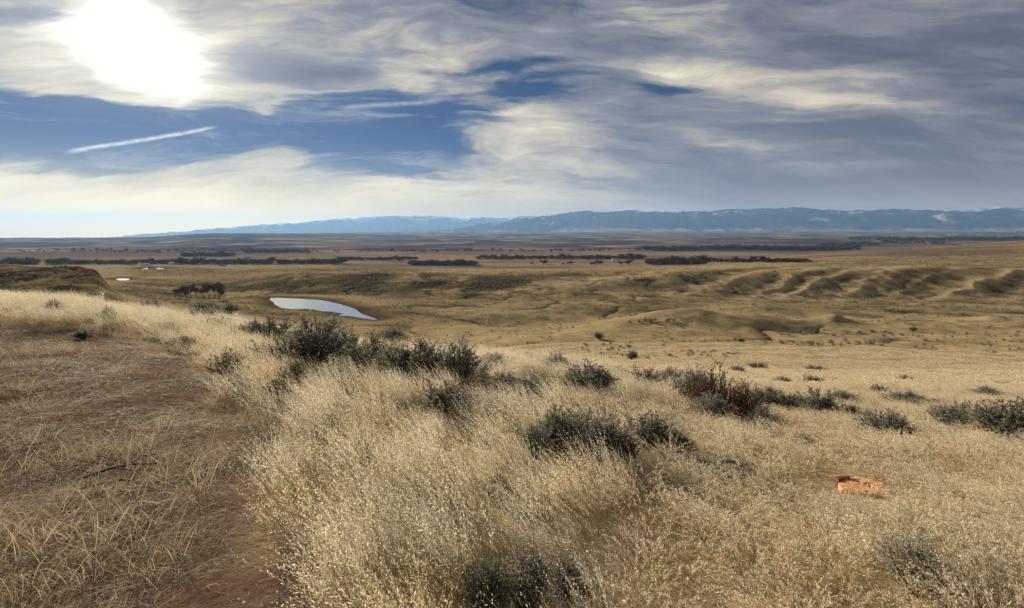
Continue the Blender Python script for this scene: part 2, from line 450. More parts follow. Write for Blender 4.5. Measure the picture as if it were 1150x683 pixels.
def at_depth(u, Y):
    x = (u - CX) / F_PX * Y
    return x, Y, float(hgt(x, Y))

# ------------------------------------------------------------------ mesh helpers
def link(o, parent=None):
    ROOT.objects.link(o)
    if parent is not None: o.parent = parent
    return o
def mesh_np(name, verts, quads=None, tris=None, smooth=False):
    """a mesh from numpy arrays"""
    me = bpy.data.meshes.new(name)
    verts = np.asarray(verts, np.float32)
    nq = 0 if quads is None else len(quads); nt = 0 if tris is None else len(tris)
    me.vertices.add(len(verts)); me.vertices.foreach_set("co", verts.ravel())
    loops = []
    if nq: loops.append(np.asarray(quads, np.int32).ravel())
    if nt: loops.append(np.asarray(tris, np.int32).ravel())
    li = np.concatenate(loops)
    me.loops.add(len(li)); me.loops.foreach_set("vertex_index", li)
    st = np.concatenate([np.arange(nq, dtype=np.int32) * 4, nq * 4 + np.arange(nt, dtype=np.int32) * 3])
    me.polygons.add(nq + nt); me.polygons.foreach_set("loop_start", st)
    if smooth: me.polygons.foreach_set("use_smooth", np.ones(nq + nt, bool))
    me.update(calc_edges=True)
    return me
def attr(me, name, arr):
    a = me.attributes.new(name, 'FLOAT_COLOR', 'POINT')
    arr = np.asarray(arr, np.float32)
    if arr.shape[1] == 3: arr = np.concatenate([arr, np.ones((len(arr), 1), np.float32)], 1)
    a.data.foreach_set("color", arr.ravel())
def mat(name):
    m = bpy.data.materials.new(name); m.use_nodes = True
    m.node_tree.nodes.clear()
    T = NT(m.node_tree)
    o = T.node('ShaderNodeOutputMaterial')
    b = T.node('ShaderNodeBsdfPrincipled')
    b.inputs['Roughness'].default_value = 0.9
    b.inputs['Specular IOR Level'].default_value = 0.15
    T.l.new(b.outputs[0], o.inputs[0])
    return m, T, b, o
def tag(o, label=None, cat=None, group=None, kind=None):
    if label: o["label"] = label
    if cat: o["category"] = cat
    if group: o["group"] = group
    if kind: o["kind"] = kind
    return o

# ------------------------------------------------------------------ ground sheet
nr, na = H.shape
verts = np.stack([GX, GY, H], -1).reshape(-1, 3)
ii, jj = np.meshgrid(np.arange(nr - 1), np.arange(na), indexing='ij')
j2 = (jj + 1) % na
quads = np.stack([ii * na + jj, ii * na + j2, (ii + 1) * na + j2, (ii + 1) * na + jj], -1).reshape(-1, 4)[:, ::-1]
cvert = len(verts)
verts = np.concatenate([verts, [[0, 0, 0]]])
jt = np.arange(na)
tris = np.stack([jt, np.full(na, cvert), (jt + 1) % na], -1)[:, ::-1]
gme = mesh_np("ground", verts, quads, tris, smooth=True)

# what covers the ground: R trodden dirt, G dark low scrub, B stubble fields, A wet bank or red earth
PATH_PX = [(0, 366), (60, 366), (110, 372), (160, 381), (200, 398), (240, 425), (268, 462), (302, 505), (332, 560), (360, 620), (385, 690)]
path_w = np.array([spot(u, v)[:2] for u, v in PATH_PX])
# close the trodden patch to the left and behind the photographer
path_poly = np.concatenate([path_w, [[-0.9, 1.0], [-1.0, -6.0], [-22, -6.0], [-22, path_w[0][1] + 0.3]]])
def path_mask(x, y):
    sd = sdist(path_poly, x, y) + 0.38 * gn(x / 0.55, y / 0.75, 41) + 0.3 * gn(x / 1.7, y / 2.0, 42)
    return 1 - sstep(sd, -0.35, 0.35)
cover = np.zeros((nr, na, 4), np.float32)
selp = GR < 40
cover[..., 0][selp] = path_mask(GX[selp], GY[selp])
def area(u0, u1, y0, y1, amp, su=18, sy=0.1):
    ly = np.log(GYD)
    m = sstep(GU, u0 - su, u0 + su) * (1 - sstep(GU, u1 - su, u1 + su)) * sstep(ly, math.log(y0) - sy, math.log(y0) + sy) * (1 - sstep(ly, math.log(y1) - sy, math.log(y1) + sy))
    return amp * m
scrub = np.zeros_like(H)
for a in [(-80, 118, 150, 232, 0.85), (128, 300, 290, 420, 0.6), (290, 600, 390, 515, 1.2), (150, 330, 430, 560, 0.7), (440, 500, 400, 480, 0.5), (560, 700, 470, 540, 0.6),
          (600, 720, 430, 490, 0.25), (690, 1160, 410, 560, 0.62), (150, 480, 600, 1000, 0.55), (420, 1160, 300, 420, 0.30), (600, 1160, 300, 350, 0.35), (900, 1160, 560, 1000, 0.40), (440, 700, 262, 290, 0.5), (990, 1160, 1000, 1700, 0.3),
          (200, 480, 255, 300, 0.45)]:
    scrub = np.maximum(scrub, area(*a))
pat = 0.5 + 0.75 * fbm(GX / 34, GY / 50, 51, 3)
pat2 = 0.5 + 0.9 * gn(GX / 9, GY / 16, 52)
scr = np.clip(scrub * (0.55 + 0.8 * (pat - 0.3)) + scrub * 0.35 * (pat2 - 0.5), 0, 1)
# crests stay grassy, hollows hold scrub
crest = np.clip((off * winY) / 6.5, -1, 1)
scr = np.clip(scr - np.where(GU > 560, crest * 0.6, crest * 0.3), 0, 1)
wash = np.exp(-np.abs(gn(GX / 55 + 0.4 * gn(GX / 20, GY / 20, 8), GY / 80, 14)) * 12) * sstep(GR, 120, 200) * (1 - sstep(GR, 560, 700))
scr = np.clip(scr + 0.55 * wash, 0, 1)
cover[..., 1] = scr
cover[..., 2] = np.clip(area(380, 1150, 1000, 3300, 0.9) + area(-80, 380, 1900, 3600, 0.35), 0, 1)
cover[..., 3] = np.clip(bank, 0, 1)
red = area(84, 112, 226, 262, 1.0, 6, 0.04)
cv = cover.reshape(-1, 4); cv = np.concatenate([cv, [[0.8, 0, 0, 0]]])
attr(gme, "cover", cv)
rd = np.concatenate([red.reshape(-1), [0]])
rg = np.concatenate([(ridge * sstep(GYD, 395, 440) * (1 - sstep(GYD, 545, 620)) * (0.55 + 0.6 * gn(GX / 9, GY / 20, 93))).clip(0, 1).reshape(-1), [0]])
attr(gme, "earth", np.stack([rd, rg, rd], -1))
ground = link(bpy.data.objects.new("ground", gme))
tag(ground, kind="structure")

gm, T, B, O = mat("ground")
geo = T.node('ShaderNodeNewGeometry')
pos = geo.outputs['Position']
ca_ = T.node('ShaderNodeAttribute', attribute_name="cover")
cr_, cg_, cb_ = T.sep(ca_.outputs['Vector'])
ca4 = ca_.outputs['Alpha']
ea = T.node('ShaderNodeAttribute', attribute_name="earth")
dist = T.vec('LENGTH', pos)
nA = T.noise(pos, 1 / 70.0, 6, 0.6)
nB = T.noise(pos, 1 / 6.0, 6, 0.65)
nC = T.noise(pos, 2.2, 5, 0.7)
nD = T.noise(T.vec('MULTIPLY', pos, (1.0, 0.6, 1.0)), 1 / 1400.0, 6, 0.6)
nE = T.noise(T.vec('MULTIPLY', pos, (0.6, 1.0, 1.0)), 1 / 420.0, 5, 0.55)
grass = T.mix(T.step(nA, 0.35, 0.65), (0.46, 0.345, 0.175), (0.37, 0.275, 0.14))
grass = T.mix(T.step(nB, 0.38, 0.72), grass, (0.29, 0.21, 0.11))
nF = T.noise(T.vec('MULTIPLY', pos, (0.55, 0.9, 0.9)), 1.0, 5, 0.7)
grass = T.mix(T.math('MULTIPLY', T.step(nF, 0.48, 0.66), T.math('MULTIPLY', T.step(dist, 60, 140), 0.75)), grass, (0.15, 0.112, 0.06))
grass = T.mix(T.math('MULTIPLY', T.step(nC, 0.45, 0.8), 0.5), grass, (0.12, 0.092, 0.055))
far_plain = T.mix(T.step(nD, 0.44, 0.56), (0.060, 0.048, 0.045), (0.16, 0.12, 0.082))
far_plain = T.mix(T.step(nE, 0.54, 0.64), far_plain, (0.36, 0.26, 0.14))
fields = T.mix(T.step(nE, 0.46, 0.54), (0.29, 0.20, 0.118), (0.165, 0.12, 0.082))
c = T.mix(T.step(dist, 1500, 3600), grass, far_plain)
c = T.mix(cb_, c, fields)
scrubc = T.mix(T.step(nB, 0.4, 0.65), (0.040, 0.034, 0.020), (0.085, 0.068, 0.036))
c = T.mix(T.math('MULTIPLY', cg_, 0.95), c, scrubc)
dirt = T.mix(T.step(nC, 0.35, 0.65), (0.14, 0.088, 0.06), (0.22, 0.15, 0.10))
nG = T.noise(pos, 14.0, 6, 0.75)
nH = T.noise(pos, 60.0, 4, 0.7)
dirt = T.mix(T.math('MULTIPLY', T.step(nG, 0.48, 0.68), 0.7), dirt, (0.25, 0.19, 0.12))
dirt = T.mix(T.math('MULTIPLY', T.step(nH, 0.52, 0.66), 0.7), dirt, (0.055, 0.036, 0.026))
dirt = T.mix(T.math('MULTIPLY', T.step(T.noise(pos, 1.3, 4, 0.6), 0.5, 0.66), 0.5), dirt, (0.13, 0.055, 0.038))
c = T.mix(cr_, c, dirt)
c = T.mix(T.math('MULTIPLY', ca4, 0.8), c, (0.055, 0.042, 0.026))
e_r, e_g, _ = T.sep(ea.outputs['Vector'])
c = T.mix(e_r, c, (0.15, 0.06, 0.04))
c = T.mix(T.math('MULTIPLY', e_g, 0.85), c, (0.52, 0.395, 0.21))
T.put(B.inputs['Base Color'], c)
bump = T.node('ShaderNodeBump')
bump.inputs['Strength'].default_value = 0.7
bump.inputs['Distance'].default_value = 0.25
hb = T.math('ADD', T.math('ADD', T.math('MULTIPLY', nC, 0.25), T.math('MULTIPLY', nB, 1.6)), T.math('MULTIPLY', cr_, T.math('ADD', T.math('MULTIPLY', nG, 0.16), T.math('MULTIPLY', nH, 0.05))))
T.put(bump.inputs['Height'], hb)
T.put(B.inputs['Normal'], bump.outputs[0])
B.inputs['Specular IOR Level'].default_value = 0.0
B.inputs['Roughness'].default_value = 1.0
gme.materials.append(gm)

# water
wm, T, B, O = mat("still_water")
B.inputs['Base Color'].default_value = (0.48, 0.48, 0.47, 1)
B.inputs['Roughness'].default_value = 0.06
B.inputs['Specular IOR Level'].default_value = 0.5
geo = T.node('ShaderNodeNewGeometry')
bump = T.node('ShaderNodeBump'); bump.inputs['Strength'].default_value = 0.05; bump.inputs['Distance'].default_value = 0.05
T.put(bump.inputs['Height'], T.noise(geo.outputs['Position'], 1.5, 3, 0.5))
T.put(B.inputs['Normal'], bump.outputs[0])
for nm, poly, z in pond_polys:
    x0, y0 = poly.min(0) - 2; x1, y1 = poly.max(0) + 2
    bm = bmesh.new()
    vs = [bm.verts.new((p[0], p[1], 0)) for p in poly]
    bm.faces.new(vs)
    bmesh.ops.recalc_face_normals(bm, faces=bm.faces)
    for f in bm.faces:
        if f.normal.z < 0: f.normal_flip()
    bmesh.ops.triangulate(bm, faces=bm.faces)
    me = bpy.data.meshes.new(nm); bm.to_mesh(me); bm.free()
    o = link(bpy.data.objects.new(nm, me)); o.location.z = z
    me.materials.append(wm)
    tag(o, kind="structure")

# ------------------------------------------------------------------ mountains
def range_mesh(name, sky_pts, Y0, depth, front, base_pts, seed, na_=420, nd=110):
    us = np.linspace(sky_pts[0][0], sky_pts[-1][0], na_)
    top = np.interp(us, [p[0] for p in sky_pts], [p[1] for p in sky_pts])
    base = np.interp(us, [p[0] for p in base_pts], [p[1] for p in base_pts])
    s = np.linspace(0, 1, nd)                      # 0 foot, 0.62 crest, 1 behind
    UU, SS = np.meshgrid(us, s)
    TT, BB = np.meshgrid(top, s)[0], np.meshgrid(base, s)[0]
    D = Y0 + front * (SS / 0.62 - 1)
    D = np.where(SS > 0.62, Y0 + depth * (SS - 0.62) / 0.38, D)
    X = (UU - CX) / F_PX * Y0 * (D / Y0) ** 0.7
    zt = CAM_Z + (HOR - TT) / F_PX * Y0 * np.cos(0)
    zb = CAM_Z + (HOR - BB) / F_PX * (Y0 - front)
    t = np.clip(SS / 0.62, 0, 1)
    prof = np.where(t < 0.30, 0.10 * t / 0.30, 0.10 + 0.90 * sstep(t, 0.18, 1.0))
    prof = np.where(SS > 0.62, 1 - 0.75 * ((SS - 0.62) / 0.38) ** 1.3, prof)
    sc_ = 1500.0
    ridg = 1 - 2 * np.abs(fbm(X / (sc_ * 1.4), D / (sc_ * 2.6), seed, 4))
    env = np.clip(prof * (1.02 - prof) * 4, 0, 1) ** 0.8
    Z = zb + (zt - zb) * prof + (ridg - 0.55) * 420 * env + 55 * fbm(X / 700, D / 700, seed + 9, 3) * np.clip(prof * 3, 0, 1)
    # push the skyline itself onto the crest row
    Z = np.minimum(Z, zt + 42 * fbm(X / 600, D / 600, seed + 4, 3))
    verts = np.stack([X, D, Z], -1).reshape(-1, 3)
    i, j = np.meshgrid(np.arange(nd - 1), np.arange(na_ - 1), indexing='ij')
    q = np.stack([i * na_ + j, i * na_ + j + 1, (i + 1) * na_ + j + 1, (i + 1) * na_ + j], -1).reshape(-1, 4)
    me = mesh_np(name, verts, q, smooth=True)
    attr(me, "rise", np.stack([prof.ravel()] * 3, -1))
    o = link(bpy.data.objects.new(name, me)); tag(o, kind="structure")
    return o
def range_mat(name, snow):
    m, T, B, O = mat(name)
    geo = T.node('ShaderNodeNewGeometry')
    p = geo.outputs['Position']
    rise = T.sep(T.node('ShaderNodeAttribute', attribute_name="rise").outputs['Vector'])[0]
    n = T.noise(p, 1 / 900.0, 6, 0.6)
    nn = T.noise(T.vec('MULTIPLY', p, (1, 1, 2.0)), 1 / 1500.0, 5, 0.55)
    forest = T.mix(T.step(n, 0.4, 0.6), (0.012, 0.018, 0.024), (0.04, 0.046, 0.046))
    r2 = T.math('MULTIPLY_ADD', T.math('SUBTRACT', nn, 0.5), 0.35, rise)
    c = T.mix(T.step(r2, 0.10, 0.20), (0.33, 0.22, 0.125), forest)
    bare = T.math('MULTIPLY', T.step(nn, 0.60, 0.68), T.step(rise, 0.25, 0.5))
    c = T.mix(bare, c, (0.42, 0.38, 0.34))
    sn = T.math('MULTIPLY', T.step(n, snow, snow + 0.07), T.step(rise, 0.75, 0.95))
    c = T.mix(sn, c, (0.75, 0.77, 0.8))
    T.put(B.inputs['Base Color'], c)
    B.inputs['Specular IOR Level'].default_value = 0.0
    return m
SKY_N = [(470, 262), (520, 257), (575, 247), (600, 244.5), (612, 243), (640, 238), (655, 237), (680, 238.8), (700, 237), (712, 235.8), (735, 238), (760, 239), (790, 236.5), (820, 235.5), (850, 235), (895, 233.2),
         (920, 235), (950, 237), (1000, 235), (1040, 236.5), (1085, 238.5), (1100, 238), (1120, 234), (1150, 235), (1190, 236), (1260, 240)]
BASE_N = [(470, 263), (600, 261.5), (700, 260), (1000, 260), (1260, 260.5)]
SKY_F = [(150, 264.5), (190, 261.5), (230, 258), (285, 253), (330, 251), (375, 246.5), (400, 244.5), (430, 242.5), (460, 242), (490, 243.2), (520, 245), (545, 244), (575, 243.5), (640, 242), (760, 237), (800, 237), (1040, 237.5), (1095, 235.5), (1120, 232.5), (1190, 234)]
BASE_F = [(150, 266), (800, 262), (1190, 262)]
near_range = range_mesh("mountains", SKY_N, 30000, 5000, 6400, BASE_N, 71)
near_range.data.materials.append(range_mat("mountain_forest", 0.585))
far_range = range_mesh("distant_mountains", SKY_F, 42000, 4000, 6000, BASE_F, 72)
far_range.data.materials.append(range_mat("mountain_snow", 0.40))

# ------------------------------------------------------------------ haze over the whole land
hx = 52000
bm = bmesh.new()
zlo, zhi = float(min(H.min(), -120)) - 60, 1620.0
bmesh.ops.create_cube(bm, size=1.0)
bmesh.ops.transform(bm, matrix=Matrix.Translation((0, 0, (zlo + zhi) / 2)) @ Matrix.Diagonal((2 * hx, 2 * hx, zhi - zlo, 1)), verts=bm.verts)
me = bpy.data.meshes.new("haze"); bm.to_mesh(me); bm.free()
hm = bpy.data.materials.new("haze_air"); hm.use_nodes = True
hm.node_tree.nodes.clear()
T = NT(hm.node_tree)
o_ = T.node('ShaderNodeOutputMaterial'); v_ = T.node('ShaderNodeVolumePrincipled')
v_.inputs['Color'].default_value = (0.28, 0.49, 0.82, 1)
v_.inputs['Density'].default_value = 2.4e-5
v_.inputs['Anisotropy'].default_value = 0.32
T.l.new(v_.outputs[0], o_.inputs['Volume'])
me.materials.append(hm)
haze = link(bpy.data.objects.new("haze", me)); tag(haze, kind="stuff")
# where the shrubs of the hilltop stand: place and size in the photograph, kind, description
SHRUBS = [
 (350, 414, 72, 54, 'dark', "largest dark sagebrush, nearest the pond end of the brow, with bare sticks on top"),
 (388, 410, 34, 38, 'dark', "narrow upright dark sagebrush against the right side of the largest dark one"),
 (418, 411, 44, 34, 'brown', "brown stemmed dry shrub between the upright dark sagebrush and the round dark one"),
 (466, 427, 64, 42, 'dark', "round dark sagebrush at the right end of the long dark clump"),
 (516, 436, 62, 50, 'grey', "tall grey brown sagebrush just right of the long dark clump on the brow"),
 (441, 386, 32, 18, 'dark', "small dark sagebrush alone on the brow below the tip of the pond"),
 (369, 372, 34, 13, 'brown', "low brown shrub just beyond the brow under the middle of the pond"),
 (300, 388, 58, 28, 'dark', "wide low dark sagebrush left of the largest dark one"),
 (272, 386, 34, 22, 'grey', "ragged grey sagebrush at the left of the wide low dark one"),
 (225, 361, 34, 15, 'dark', "dark low bush on the left brow below the bare trees"),
 (228, 351, 40, 12, 'dark', "dark flat bush behind the low bush on the left brow"),
 (258, 352, 28, 11, 'brown', "small brown bush on the brow left of the pond"),
 (498, 474, 56, 42, 'dark', "dark olive sagebrush in tall grass, nearest of the middle ones"),
 (543, 456, 52, 32, 'brown', "brownish shrub behind the dark olive sagebrush in tall grass"),
 (316, 452, 30, 30, 'olive', "thin olive green shrub sunk in the tall grass under the largest dark sagebrush"),
 (257, 428, 34, 30, 'olive', "olive shrub at the edge of the trodden patch, half sunk in grass"),
 (658, 443, 60, 32, 'dark', "compact dark green sagebrush standing alone in gold grass mid right of centre"),
 (626, 418, 32, 20, 'grey', "small round grey sagebrush on the brow behind the compact dark green one"),
 (592, 450, 42, 26, 'grey', "thin grey sagebrush left of the compact dark green one"),
 (628, 508, 58, 44, 'dark', "dark spreading sagebrush beside the grey brown round one in the middle"),
 (678, 516, 58, 50, 'grey', "grey brown round sagebrush with dense twigs in the middle of the grass"),
 (728, 504, 54, 36, 'dark', "grey green sagebrush at the right of the round grey brown one"),
 (762, 512, 36, 26, 'olive', "low olive green bush right beside the grey green sagebrush"),
 (722, 434, 44, 22, 'red', "low red brown twiggy shrub on the brow left of the tall one"),
 (752, 432, 32, 18, 'grey', "small grey sagebrush between the two red brown twiggy shrubs"),
 (806, 464, 62, 48, 'red', "tall red brown twiggy shrub with bare upright stems on the brow"),
 (834, 468, 46, 38, 'red', "dense reddish shrub touching the right side of the tall twiggy one"),
 (778, 452, 46, 36, 'grey', "grey sagebrush in front of the tall red brown twiggy shrub at its left"),
 (861, 460, 34, 24, 'dark', "dark small sagebrush just right of the reddish shrubs"),
 (858, 480, 32, 22, 'pale', "pale grey green little sagebrush in front of the reddish shrubs"),
 (889, 463, 36, 20, 'dark', "dark low sagebrush second to the right of the reddish shrubs"),
 (920, 469, 42, 28, 'dark', "broad dark grey sagebrush at the right end of the row from the reddish shrubs"),
 (993, 490, 58, 25, 'dark', "flat dark green sagebrush with pale grass around, behind the orange stone"),
 (1068, 478, 42, 24, 'grey', "round grey brown sagebrush near the right edge"),
 (1132, 494, 66, 42, 'dark', "large dark sagebrush cut by the right edge of the photo"),
 (986, 445, 18, 12, 'dark', "tiny dark sagebrush on the slope straight behind the flat dark green one"),
 (1018, 455, 36, 15, 'grey', "faint grey sagebrush on the slope left of the round grey brown one"),
 (1110, 446, 30, 10, 'grey', "small flat grey sagebrush on the slope above the large dark one"),
 (1044, 460, 30, 12, 'grey', "low grey sagebrush on the slope just behind the round grey brown one"),
 (822, 534, 38, 20, 'dark', "low dark bush sunk in curly grass left of the orange stone"),
 (545, 690, 60, 56, 'dark', "dark green grey sagebrush at the bottom middle of the photo"),
 (592, 688, 62, 74, 'grey', "grey upright sagebrush with many twigs at the bottom middle of the photo"),
 (640, 672, 56, 40, 'grey', "grey low sagebrush at the right of the bottom middle pair"),
 (1030, 668, 74, 62, 'pale', "pale silver green sagebrush at the bottom right of the photo"),
 (336, 404, 40, 30, 'dark', "dark bush at the left shoulder of the largest dark sagebrush"),
 (402, 418, 42, 30, 'dark', "dark sagebrush filling the middle of the long clump, in front of the brown stemmed shrub"),
 (440, 424, 44, 32, 'brown', "brown grey bush just left of the round dark sagebrush in the long clump"),
 (490, 432, 40, 32, 'grey', "grey bush between the round dark sagebrush and the tall grey brown one"),
 (568, 444, 46, 24, 'grey', "grey low sagebrush between the brownish shrub and the thin grey one"),
 (606, 442, 30, 20, 'olive', "small olive bush just left of the compact dark green sagebrush"),
 (650, 500, 50, 36, 'dark', "dark bush between the spreading sagebrush and the round grey brown one"),
 (600, 512, 42, 32, 'grey', "grey twiggy bush at the left of the dark spreading sagebrush in the middle"),
 (700, 520, 40, 30, 'olive', "olive low bush in front of the gap between grey brown and grey green sagebrush"),
 (520, 462, 40, 26, 'grey', "grey brown bush just right of the dark olive sagebrush in tall grass"),
 (330, 432, 34, 24, 'olive', "olive bush in the tall grass in front of the left end of the long clump"),
 (800, 470, 44, 26, 'grey', "grey low bush at the foot of the tall red brown twiggy shrub"),
 (560, 560, 36, 26, 'olive', "olive grey low plant deep in the tall grass left of the middle"),
 (455, 560, 30, 22, 'olive', "small olive plant sunk in tall grass, nearest plant to the trodden patch"),
 (905, 505, 34, 16, 'olive', "low greenish plant in curly grass left of the flat dark green sagebrush"),
 (556, 414, 30, 16, 'grey', "small grey bush on the brow, left of the small round grey sagebrush"),
 (690, 424, 30, 14, 'grey', "low grey bush on the brow left of the low red brown twiggy shrub"),
 (588, 408, 24, 12, 'brown', "small brown bush on the brow right of the long dark clump"),
 (945, 452, 30, 13, 'grey', "low grey bush on the slope right of the broad dark grey sagebrush"),
 (1085, 466, 26, 12, 'grey', "little grey bush between the round grey brown and the large dark sagebrush"),
 (960, 470, 30, 14, 'brown', "low brown bush left behind the flat dark green sagebrush"),
 (240, 372, 30, 16, 'grey', "grey bush in pale grass just below the dark flat bushes on the left brow"),
 (60, 352, 22, 14, 'grey', "leftmost small grey bush in the pale grass of the left brow"),
 (120, 364, 20, 18, 'grey', "small grey bush standing in pale grass on the far left brow"),
 (93, 381, 24, 10, 'dark', "flat dark bush at the far edge of the trodden patch"),
 (172, 350, 22, 14, 'grey', "small grey bush on the left brow left of the dark bushes"),
 (205, 394, 30, 16, 'brown', "dry brown bush where the trodden patch meets the pale grass"),
]
SLOPE = [(830, 418, 18, 7, 'red', "small reddish bush alone on the gold slope beyond the tall twiggy shrub"), (851, 414, 26, 6, 'brown', "flat brown bush right behind the small reddish one on the gold slope"),
         (916, 417, 22, 6, 'brown', "flat brown bush alone on the gold slope above the row of dark sagebrush"), (1020, 428, 18, 6, 'red', "little reddish bush on the gold slope above the faint grey one"),
         (880, 432, 24, 8, 'grey', "grey low bush at the top of the brow behind the dark sagebrush row"), (913, 431, 24, 8, 'brown', "brown low bush at the top of the brow behind the dark sagebrush row"),
         (673, 381, 11, 8, 'dark', "farther of two round black bushes on the gold valley side"), (710, 404, 14, 10, 'dark', "nearer of two round black bushes on the gold valley side"),
         (832, 384, 8, 4, 'dark', "black dot of a bush at the foot of the gold mound"), (1025, 372, 8, 5, 'dark', "dark bush on the pale mound right of the cone")]
SHRUB_AT = [(*spot(t[0], t[1])[:2], t[2] * spot(t[0], t[1])[1] / F_PX / 2) for t in SHRUBS]
STONE_AT = spot(970, 553)
def shrub_room(x, y):
    """1 in the open, under 1 where a shrub crowds the grass out, and a little lower just in front of it"""
    f = np.ones_like(x)
    for (sx, sy, r) in SHRUB_AT:
        if sy > 40: continue
        d = np.hypot(x - sx, y - sy) / (r * 1.12)
        f = np.minimum(f, sstep(d, 0.55, 1.0))
        l = math.hypot(sx, sy); ex, ey = -sx / l, -sy / l
        al = (x - sx) * ex + (y - sy) * ey; ac = np.abs((x - sx) * ey - (y - sy) * ex)
        low = (1 - sstep(ac, r * 0.8, r * 1.4)) * (1 - sstep(al, r + 0.3, r + 1.2)) * (al > -r * 1.2)
        f = np.minimum(f, 1 - 0.32 * low)
    d = np.hypot((x - STONE_AT[0]) / 0.33, (y - STONE_AT[1]) / 0.30)
    f = np.minimum(f, sstep(d, 0.85, 1.1))
    low = (1 - sstep(np.abs(x - STONE_AT[0] * y / STONE_AT[1]), 0.26, 0.5)) * (y < STONE_AT[1]) * (1 - sstep(STONE_AT[1] - y, 0.4, 1.0))
    return np.minimum(f, 1 - 0.72 * low)
# ------------------------------------------------------------------ grass
rng = np.random.RandomState(11)
def plant_mat(name, base, mid, tip, headc, warm, cold, transl=0.35, rand=0.5):
    """straw and leaf colours along a blade (attribute shade: r = place along the blade, g = seed head, b = own random)"""
    m, T, B, O = mat(name)
    a = T.node('ShaderNodeAttribute', attribute_name="shade")
    r, g, b = T.sep(a.outputs['Vector'])
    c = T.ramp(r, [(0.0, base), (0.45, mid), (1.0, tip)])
    c = T.mix(g, c, headc)
    oi = T.node('ShaderNodeObjectInfo')
    geo = T.node('ShaderNodeNewGeometry')
    big = T.noise(geo.outputs['Position'], 0.35, 3, 0.6)
    k = T.math('MULTIPLY_ADD', T.math('SUBTRACT', big, 0.5), 1.5, oi.outputs['Random'])
    c = T.mix(T.math('MULTIPLY', T.step(k, 0.5, 1.15), rand), c, T.mix(1.0, c, warm, 'MULTIPLY'))
    c = T.mix(T.math('MULTIPLY', T.step(k, 0.5, -0.15), rand), c, T.mix(1.0, c, cold, 'MULTIPLY'))
    v = T.math('MULTIPLY_ADD', b, 0.7, 0.65)
    c = T.mix(1.0, c, T.xyz(v, v, v), 'MULTIPLY')
    T.put(B.inputs['Base Color'], c)
    B.inputs['Roughness'].default_value = 0.7
    B.inputs['Specular IOR Level'].default_value = 0.04
    if transl > 0:
        tr = T.node('ShaderNodeBsdfTranslucent'); T.put(tr.inputs[0], c)
        mx = T.node('ShaderNodeMixShader'); mx.inputs[0].default_value = transl
        T.l.new(B.outputs[0], mx.inputs[1]); T.l.new(tr.outputs[0], mx.inputs[2]); T.l.new(mx.outputs[0], O.inputs[0])
    return m

